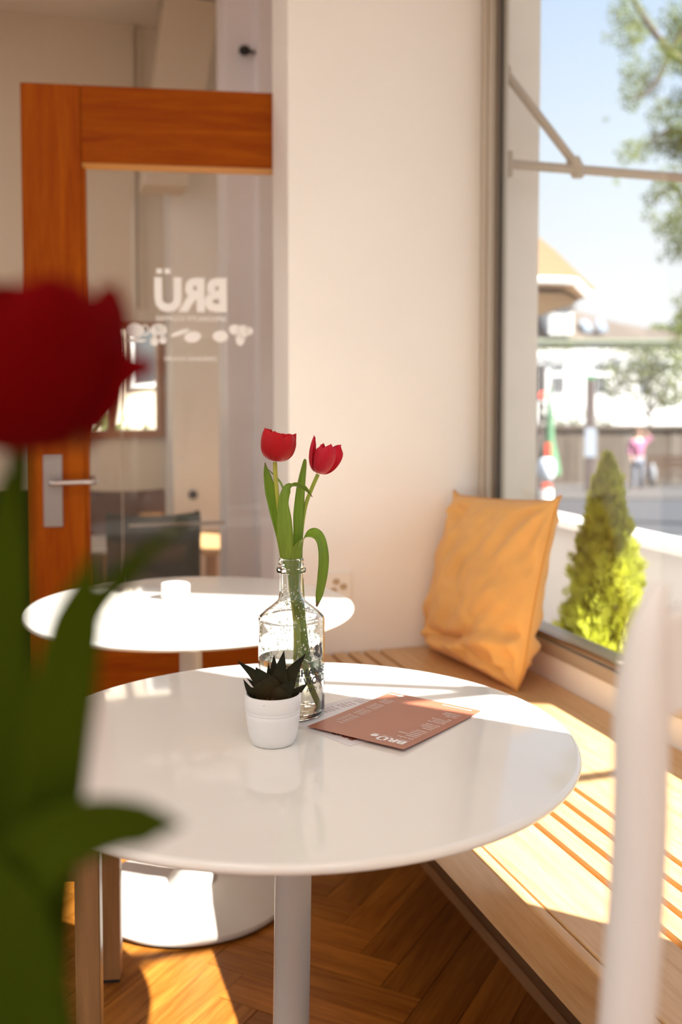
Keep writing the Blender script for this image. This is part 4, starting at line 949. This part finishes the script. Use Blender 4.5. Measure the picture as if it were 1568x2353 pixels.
for x0 in (1338, 1372):
    p0, p1 = hz(x0, 750, HY + 1.2), hz(x0 + 20, 738, HY + 1.2)
    MB().add([(p0[0], .75, p0[1] - .1), (p1[0], .75, p0[1] - .1), (p1[0], 1.7, p1[1] + .12), (p0[0], 1.7, p1[1] + .12)] + [(p0[0], .75, p0[1] - .3), (p1[0], .75, p0[1] - .3), (p1[0], 1.7, p1[1] - .1), (p0[0], 1.7, p1[1] - .1)], [(0, 1, 2, 3), (7, 6, 5, 4), (0, 4, 5, 1), (1, 5, 6, 2), (2, 6, 7, 3), (3, 7, 4, 0)]).build('skylight', mat('skylight_glass', (.22, .26, .31), .15), hs)

# brown boundary wall, hedge, door and bench
bw = thing('boundary_wall', 'brown boarded boundary wall along the far pavement', 'wall', (0, 29.6, -1.42))
def wz(px, py, d=29.6): v = at(px, py, d); return (v.x, v.z + 1.42)
M_bw = mat('brown_boards', (0.095, 0.072, 0.053), .85, var=.12, vscale=2); M_bw2 = mat('grey_tan_boards', (0.135, 0.110, 0.088), .85, var=.1, vscale=2)
x = wz(1225, 0)[0]; k = 0; rnd = random.Random(2)
while x < wz(1600, 0)[0]:
    ww = rnd.uniform(.17, .21); MB().box(x, x + ww - .015, rnd.uniform(-.02, .02), .06, 0, wz(1400, 985)[1] + rnd.uniform(-.01, .01)).build('board', M_bw2 if k % 7 in (1, 2, 3) else M_bw, bw); x += ww; k += 1
MB().box(wz(1225, 0)[0], wz(1600, 0)[0], -.1, .1, wz(0, 985)[1], wz(0, 977)[1]).build('coping', M_bw, bw)
def leafy(name, label, cat, loc, blobs, m, n, size, trunk=None, seed=1, rz=0, group=None):
    rnd = random.Random(seed); o = thing(name, label, cat, loc, rz, group); f = MB()
    tot = sum(b_[3] * b_[4] * b_[5] for b_ in blobs)
    for (bx, by, bz, rx, ry, rz_) in blobs:
        for k in range(max(12, int(n * (rx * ry * rz_) / tot))):
            d = Vector((rnd.gauss(0, 1), rnd.gauss(0, 1), rnd.gauss(0, 1))).normalized() * rnd.random() ** .45
            p = Vector((bx + d.x * rx, by + d.y * ry, bz + d.z * rz_)); s_ = size * rnd.uniform(.6, 1.4)
            a = Vector((rnd.gauss(0, 1), rnd.gauss(0, 1), rnd.gauss(0, .7))).normalized(); c = a.orthogonal().normalized(); c = (Matrix.Rotation(rnd.uniform(0, 6.3), 3, a) @ c); e = a.cross(c)
            f.add([p - c * s_ * .5, p + e * s_ * .28, p + c * s_ * .5, p - e * s_ * .28], [(0, 1, 2, 3)])
    f.build('foliage', m, o, kind='stuff')
    if trunk:
        t_ = MB()
        for pts, r0, r1 in trunk: t_.tube(spline(pts, 14), interp([r0, r1], 14), 8)
        t_.build('branches', mat('grey_brown_bark', (.10, .075, .055), .9, bump=.3), o, smooth=True)
    return o
M_hedge = mat('hedge_green', (.10, .11, .035), .8, trans=.3, var=.3, vscale=3); M_tree = mat('street_tree_green', (.17, .20, .045), .7, trans=.5, var=.35, vscale=2); M_small = mat('olive_tree_green', (.13, .15, .055), .8, trans=.3, var=.3, vscale=2)
def wp(px, py, d): return at(px, py, d)
p0 = wp(1330, 960, 30.5); leafy('clipped_hedge', 'dark clipped hedge showing above the boundary wall', 'hedge', (p0.x, 30.6, -1.43), [(0, 0, 1.0 + .25, 1.2, .35, 1.15), (-.8, 0, 1.3, .5, .35, 1.1), (.9, 0, 1.0, .5, .35, 1.0)], M_hedge, 3500, .10, [([(0, 0, 0), (0, 0, 1.0)], .05, .03)], 3)
p0 = wp(1490, 985, 33); leafy('small_tree', 'small olive green tree in front of the white house', 'tree', (p0.x, 33, -1.43), [(-.9, 0, 3.2, .75, .6, .7), (0, 0, 3.5, .8, .7, .9), (.8, 0, 3.0, .75, .6, .8), (.2, 0, 2.5, .8, .6, .35), (-1.3, 0, 2.7, .4, .4, .3), (.9, 0, 4.2, .4, .4, .4)], M_small, 1500, .16,
      [([(0, 0, 0), (.05, 0, 1.6), (0, 0, 2.6), (.1, 0, 3.6)], .08, .03), ([(.02, 0, 1.9), (-.5, 0, 2.6), (-1.0, 0, 3.2)], .04, .015), ([(.02, 0, 2.0), (.5, 0, 2.6), (.9, 0, 3.2)], .04, .015)], 5)
p0 = wp(1300, 775, 43); leafy('climbing_plant', 'pale green creeper under the eaves of the white house', 'plant', (p0.x, HY - .35, -1.44), [(.2, 0, ez - .35, 1.6, .2, .2), (3.2, 0, ez - .4, 1.6, .2, .25), (5.2, 0, ez - .5, 1.4, .2, .4)], M_small, 900, .13, [([(-1.2, .2, 0), (-1.2, .15, 2), (-1.0, .1, ez - .3)], .04, .02)], 6)
p0 = wp(1510, 760, 60); leafy('distant_tree', 'yellow green tree rising behind the roof', 'tree', (p0.x + .4, 60, -1.4), [(0, 0, 6.0, 1.3, 1.2, 1.0), (1.6, 0, 6.6, 1.3, 1.2, 1.3), (-1.2, 0, 5.4, 1.0, 1, .7)], M_tree, 1600, .3, [([(0, 0, 0), (.1, 0, 3), (.4, 0, 6)], .2, .08)], 7)
# big street tree on the right: trunk outside the view, drooping branches in it
TY = 15.0; tb = wp(1690, 1100, TY)
def tp(px, py, d=0.0): v = at(px, py, TY + d); return Vector((v.x - tb.x, d, v.z - gz(TY)))
blobs = []
rnd = random.Random(9)
for px, py, r in ((1440, 30, 40), (1400, 85, 18), (1450, 90, 35), (1480, 60, 30), (1455, 170, 34), (1450, 225, 30), (1490, 190, 36), (1535, 130, 40), (1550, 40, 36), (1520, 260, 34), (1440, 350, 26), (1470, 345, 30), (1510, 330, 34), (1550, 330, 36), (1395, 275, 9), (1545, 420, 40), (1500, 455, 24), (1490, 490, 18), (1530, 520, 34), (1555, 575, 30), (1520, 590, 16), (1560, 230, 30), (1415, 420, 9), (1560, 690, 22), (1562, 760, 24), (1568, 840, 26), (1565, 920, 22), (1600, 100, 70), (1620, 300, 80), (1610, 520, 70), (1600, 720, 40), (1610, 860, 44)):
    c = tp(px, py, rnd.uniform(-.6, .6)); k = r / F * TY; blobs.append((c.x, c.y, c.z, k * 1.1, k, k * 1.15))
tr = leafy('street_tree', 'tall leafy street tree with drooping branches at right', 'tree', (tb.x, TY, gz(TY)), blobs, M_tree, 15000, .052,
      [([(0, 0, 0), (.05, 0, 2), (0, 0, 4.5), (-.2, 0, 7.5)], .22, .12), ([(0, 0, 5.0), tp(1600, 180), tp(1540, 120), tp(1480, 40), tp(1440, -30)], .10, .02), ([(0, 0, 4.6), tp(1600, 330), tp(1540, 300), tp(1480, 340)], .07, .015), ([(0, 0, 4.2), tp(1610, 520), tp(1550, 430), tp(1500, 470)], .06, .015), ([(0, 0, 3.0), tp(1590, 760), tp(1562, 700)], .05, .015), (([(0, 0, 5.6), tp(1600, 60), tp(1500, 200), tp(1450, 230)]), .06, .012)], 8)

# street furniture and people
sg = thing('information_post', 'dark stop post with a pale blue timetable', 'post', (wp(1355, 1100, 26).x, 26, gz(26)))
def sz(px, py, d=26): v = at(px, py, d); return v.z - gz(26)
MB().box(-.115, .115, -.06, .06, 0, sz(0, 872)).build('post', mat('dark_brown_metal', (.075, .055, .05), .5), sg, bevel=.01)
MB().box(-.12, .12, -.065, .065, sz(0, 872) + .0005, sz(0, 862)).build('cap', mat('green_cap', (.05, .20, .09), .5), sg)
MB().box(-.15, .15, -.085, -.061, sz(0, 1050), sz(0, 983)).build('timetable', mat('pale_blue_panel', (.26, .29, .33), .4), sg)
for q in range(5): MB().box(-.12, .05 + .02 * (q % 3), -.0875, -.0855, sz(0, 1040 - q * 12), sz(0, 1036 - q * 12)).build('printed_rows', mat('grey_print', (.30, .34, .40), .6), sg)
tfl = thing('traffic_light', 'traffic light showing red at the window edge', 'traffic light', (wp(1242, 1100, 22).x, 22, gz(22)))
MB().box(-.10, .10, -.06, .06, 2.25, 3.05).build('housing', mat('dark_signal_housing', (.05, .045, .045), .5), tfl, bevel=.02)
q = MB(); q.tube([(-.02, 0, 0), (-.02, 0, 2.26)], .045, 10); q.build('pole', MATS['dark_brown_metal'], tfl, smooth=True)
lz = at(1246, 908, 22).z - gz(22); lx = at(1246, 908, 22).x - tfl.location.x
q = MB(); q.lathe([(.0004, 0), (.07, 0), (.07, .02), (.0004, .03)], 20); q.v = [(x + lx, -.061 - z, y + lz) for x, y, z in q.v]; q.build('red_lens', mat('red_lamp', (.8, .05, .03), .4, emit=(1, .08, .05, 2.2)), tfl)
for dz_ in (.24, .48):
    q = MB(); q.lathe([(.0004, 0), (.07, 0), (.07, .02), (.0004, .03)], 20); q.v = [(x + lx, -.061 - z, y + lz - dz_) for x, y, z in q.v]; q.build('dark_lens', M_black, tfl)
gp = thing('furled_parasol', 'green furled parasol beside the traffic light', 'parasol', (wp(1262, 1100, 20).x, 20, gz(20)))
gh = lambda py: at(0, py, 20).z - gz(20)
MB().lathe([(.0004, gh(885)), (.03, gh(895)), (.06, gh(940)), (.10, gh(1010)), (.20, gh(1060)), (.24, gh(1085)), (.22, gh(1092)), (.0004, gh(1090))], 20).build('furled_cloth', mat('green_cloth', (.07, .18, .09), .85), gp, smooth=True)
q = MB(); q.tube([(0, 0, 0), (0, 0, gh(880))], .02, 8); q.build('pole', M_arm, gp, smooth=True); q = MB(); q.lathe([(.0004, 0), (.2, 0), (.2, .06), (.0004, .08)], 20); q.build('base_plate', M_black, gp, smooth=40)
rs = thing('red_sign', 'small red vertical sign near the green parasol', 'sign', (wp(1258, 1100, 18).x, 18, gz(18)))
rh = lambda py: at(0, py, 18).z - gz(18)
MB().box(-.05, .06, -.02, .02, rh(1060), rh(1018)).build('panel', mat('red_enamel', (.6, .06, .035), .4), rs, bevel=.005); q = MB(); q.tube([(0, .03, 0), (0, .03, rh(1020))], .015, 8); q.build('pole', M_dw, rs)
wb_ = thing('litter_bin', 'rounded pale blue litter bin beyond the cushion', 'bin', (wp(1256, 1100, 15).x, 15, gz(15)))
bh = lambda py: at(0, py, 15).z - gz(15)
MB().lathe([(.0004, bh(1102)), (.08, bh(1102)), (.125, bh(1092)), (.135, bh(1075)), (.12, bh(1060)), (.07, bh(1053)), (.0004, bh(1052))], 24).build('bowl', mat('pale_blue_enamel', (.62, .68, .74), .35), wb_, smooth=50)
q = MB(); q.tube([(0, 0, 0), (0, 0, bh(1100))], .03, 8); q.build('pole', M_dw, wb_)
bo = thing('bollard', 'white bollard with a red top just above the cushion corner', 'bollard', (wp(1256, 1130, 12).x, 12, gz(12)))
oh = lambda py: at(0, py, 12).z - gz(12)
MB().lathe([(.0004, 0), (.085, 0), (.075, oh(1123)), (.0004, oh(1123))], 20).build('white_shaft', M_barw, bo, smooth=40); MB().lathe([(.0004, oh(1123) + .001), (.07, oh(1123) + .001), (.06, oh(1113)), (.0004, oh(1109))], 20).build('red_top', MATS['red_enamel'], bo, smooth=40)
sb = thing('street_bench', 'dark wooden street bench at the right by the wall', 'bench', (wp(1545, 1100, 28.4).x, 28.4, gz(27)))
for y, z in ((-.25, .45), (-.12, .45), (.01, .45)): MB().box(-.75, .75, y - .055, y + .055, z - .02, z + .02).build('seat_slat', M_dw, sb)
for z in (.62, .76, .9): MB().box(-.75, .75, .06, .10, z - .05, z + .05).build('back_slat', M_dw, sb)
for x in (-.6, .6): MB().box(x - .03, x + .03, -.28, .1, 0, .43).build('leg', M_black, sb)

# person in pink
pp_ = at(1465, 1136, 26.8); pe = thing('person', 'person in a pink top and pale jeans with one arm raised', 'person', (pp_.x, 26.8, gz(26.8) + .04), 0.15)
M_skin = mat('skin', (.55, .33, .24), .5); M_pink = mat('pink_fabric', (.34, .11, .20), .85); M_jean = mat('pale_denim', (.16, .175, .215), .85)
try:
    def mkskin(verts, edges, rad, name, m):
        me = bpy.data.meshes.new(name); me.from_pydata([Vector(v) for v in verts], edges, [])
        bm = bmesh.new(); bm.from_mesh(me); ly = bm.verts.layers.skin.verify()
        for i, v in enumerate(bm.verts): v[ly].radius = (rad[i], rad[i] * .85); v[ly].use_root = (i == 0)
        bm.to_mesh(me); bm.free(); me.materials.append(m)
        o = bpy.data.objects.new(name, me); COL.objects.link(o); o.parent = pe
        md = o.modifiers.new('skin', 'SKIN'); md.use_smooth_shade = True
        s2 = o.modifiers.new('sub', 'SUBSURF'); s2.levels = 1; s2.render_levels = 2
        return o
    J = [(0, 0, .90), (0, 0, 1.15), (0, 0, 1.38), (0, 0, 1.47), (0, -.02, 1.58), (0, -.02, 1.68),
         (.10, 0, .86), (.11, -.01, .48), (.11, .02, .08), (.11, -.12, .03), (-.10, 0, .86), (-.11, -.01, .48), (-.11, .02, .08), (-.11, -.12, .03),
         (.19, 0, 1.38), (.36, -.02, 1.44), (.20, -.08, 1.60), (.13, -.10, 1.64), (-.19, 0, 1.38), (-.25, .02, 1.12), (-.22, -.10, .90), (-.22, -.13, .82)]
    E_ = [(0, 1), (1, 2), (2, 3), (3, 4), (4, 5), (0, 6), (6, 7), (7, 8), (8, 9), (0, 10), (10, 11), (11, 12), (12, 13), (2, 14), (14, 15), (15, 16), (16, 17), (2, 18), (18, 19), (19, 20), (20, 21)]
    mkskin(J, E_, [.13, .12, .12, .055, .095, .075, .085, .055, .04, .035, .085, .055, .04, .035, .055, .04, .032, .035, .055, .04, .032, .035], 'body', M_skin)
    mkskin([J[0], J[1], J[2], J[14], J[15], (.27, -.055, 1.53), J[18], J[19], (-.235, -.05, 1.0)], [(0, 1), (1, 2), (2, 3), (3, 4), (4, 5), (2, 6), (6, 7), (7, 8)], [.165, .15, .15, .085, .068, .055, .085, .068, .055], 'pink_top', M_pink)
    mkskin([(0, 0, .95), J[6], J[7], (.11, .02, .10), J[10], J[11], (-.11, .02, .10)], [(0, 1), (1, 2), (2, 3), (0, 4), (4, 5), (5, 6)], [.15, .105, .085, .075, .105, .085, .075], 'jeans', M_jean)
    q = MB(); q.ball((0, .01, 1.645), .108, 16, 12, (.95, 1, 1.05)); q.v = [v for v in q.v]; q.build('hair', mat('brown_hair', (.16, .08, .045), .7), pe, smooth=True)
    for x in (-.11, .11): MB().box(x - .045, x + .045, -.19, .07, 0, .075).build('shoe', mat('white_shoe', (.6, .58, .57), .6), pe, bevel=.025)
except Exception as ex:
    print('person failed', ex)
bgp = thing('white_bag', 'white bag hanging beside the person in pink', 'bag', (at(1500, 1080, 26.7).x, 26.75, gz(26.7) + .04))
hb = at(0, 1100, 26.7).z - gz(26.7)
MB().lathe([(.0004, .3), (.08, .3), (.13, .42), (.11, .62), (.03, .80), (.0004, .80)], 16).build('sack', mat('white_plastic_bag', (.16, .165, .18), .5), bgp, smooth=50)

# greenery and a cream facade outside the back room's window
gn = nt(0, 8.6); leafy('garden_shrub', 'green shrub seen through the wood framed window', 'shrub', (nt(-.2, 8.2).x, nt(-.2, 8.2).y, -.3), [(-.4, 0, 1.1, 1.0, .5, .35), (.6, 0, .9, .9, .5, .5)], mat('garden_green', (.16, .21, .06), .8, trans=.4, var=.3, vscale=3), 1600, .12, [([(0, 0, 0), (0, 0, .8)], .04, .02)], 13)
fc = thing('neighbour_facade', 'cream facade behind the garden shrub', 'building', nt(0, 11, -.3), YAW)
MB().box(-4, 4, 0, .4, 0, 5).build('facade_wall', mat('cream_facade', (.72, .62, .48), .85), fc)
for x in (-1.7, -.3, 1.1): fw = MB().box(x, x + .7, -.05, .0, 1.6, 2.8).build('window', M_barw, fc); MB().box(x + .06, x + .64, -.06, -.0505, 1.66, 2.74).build('window_pane', MATS['dark_house_glass'], fw)
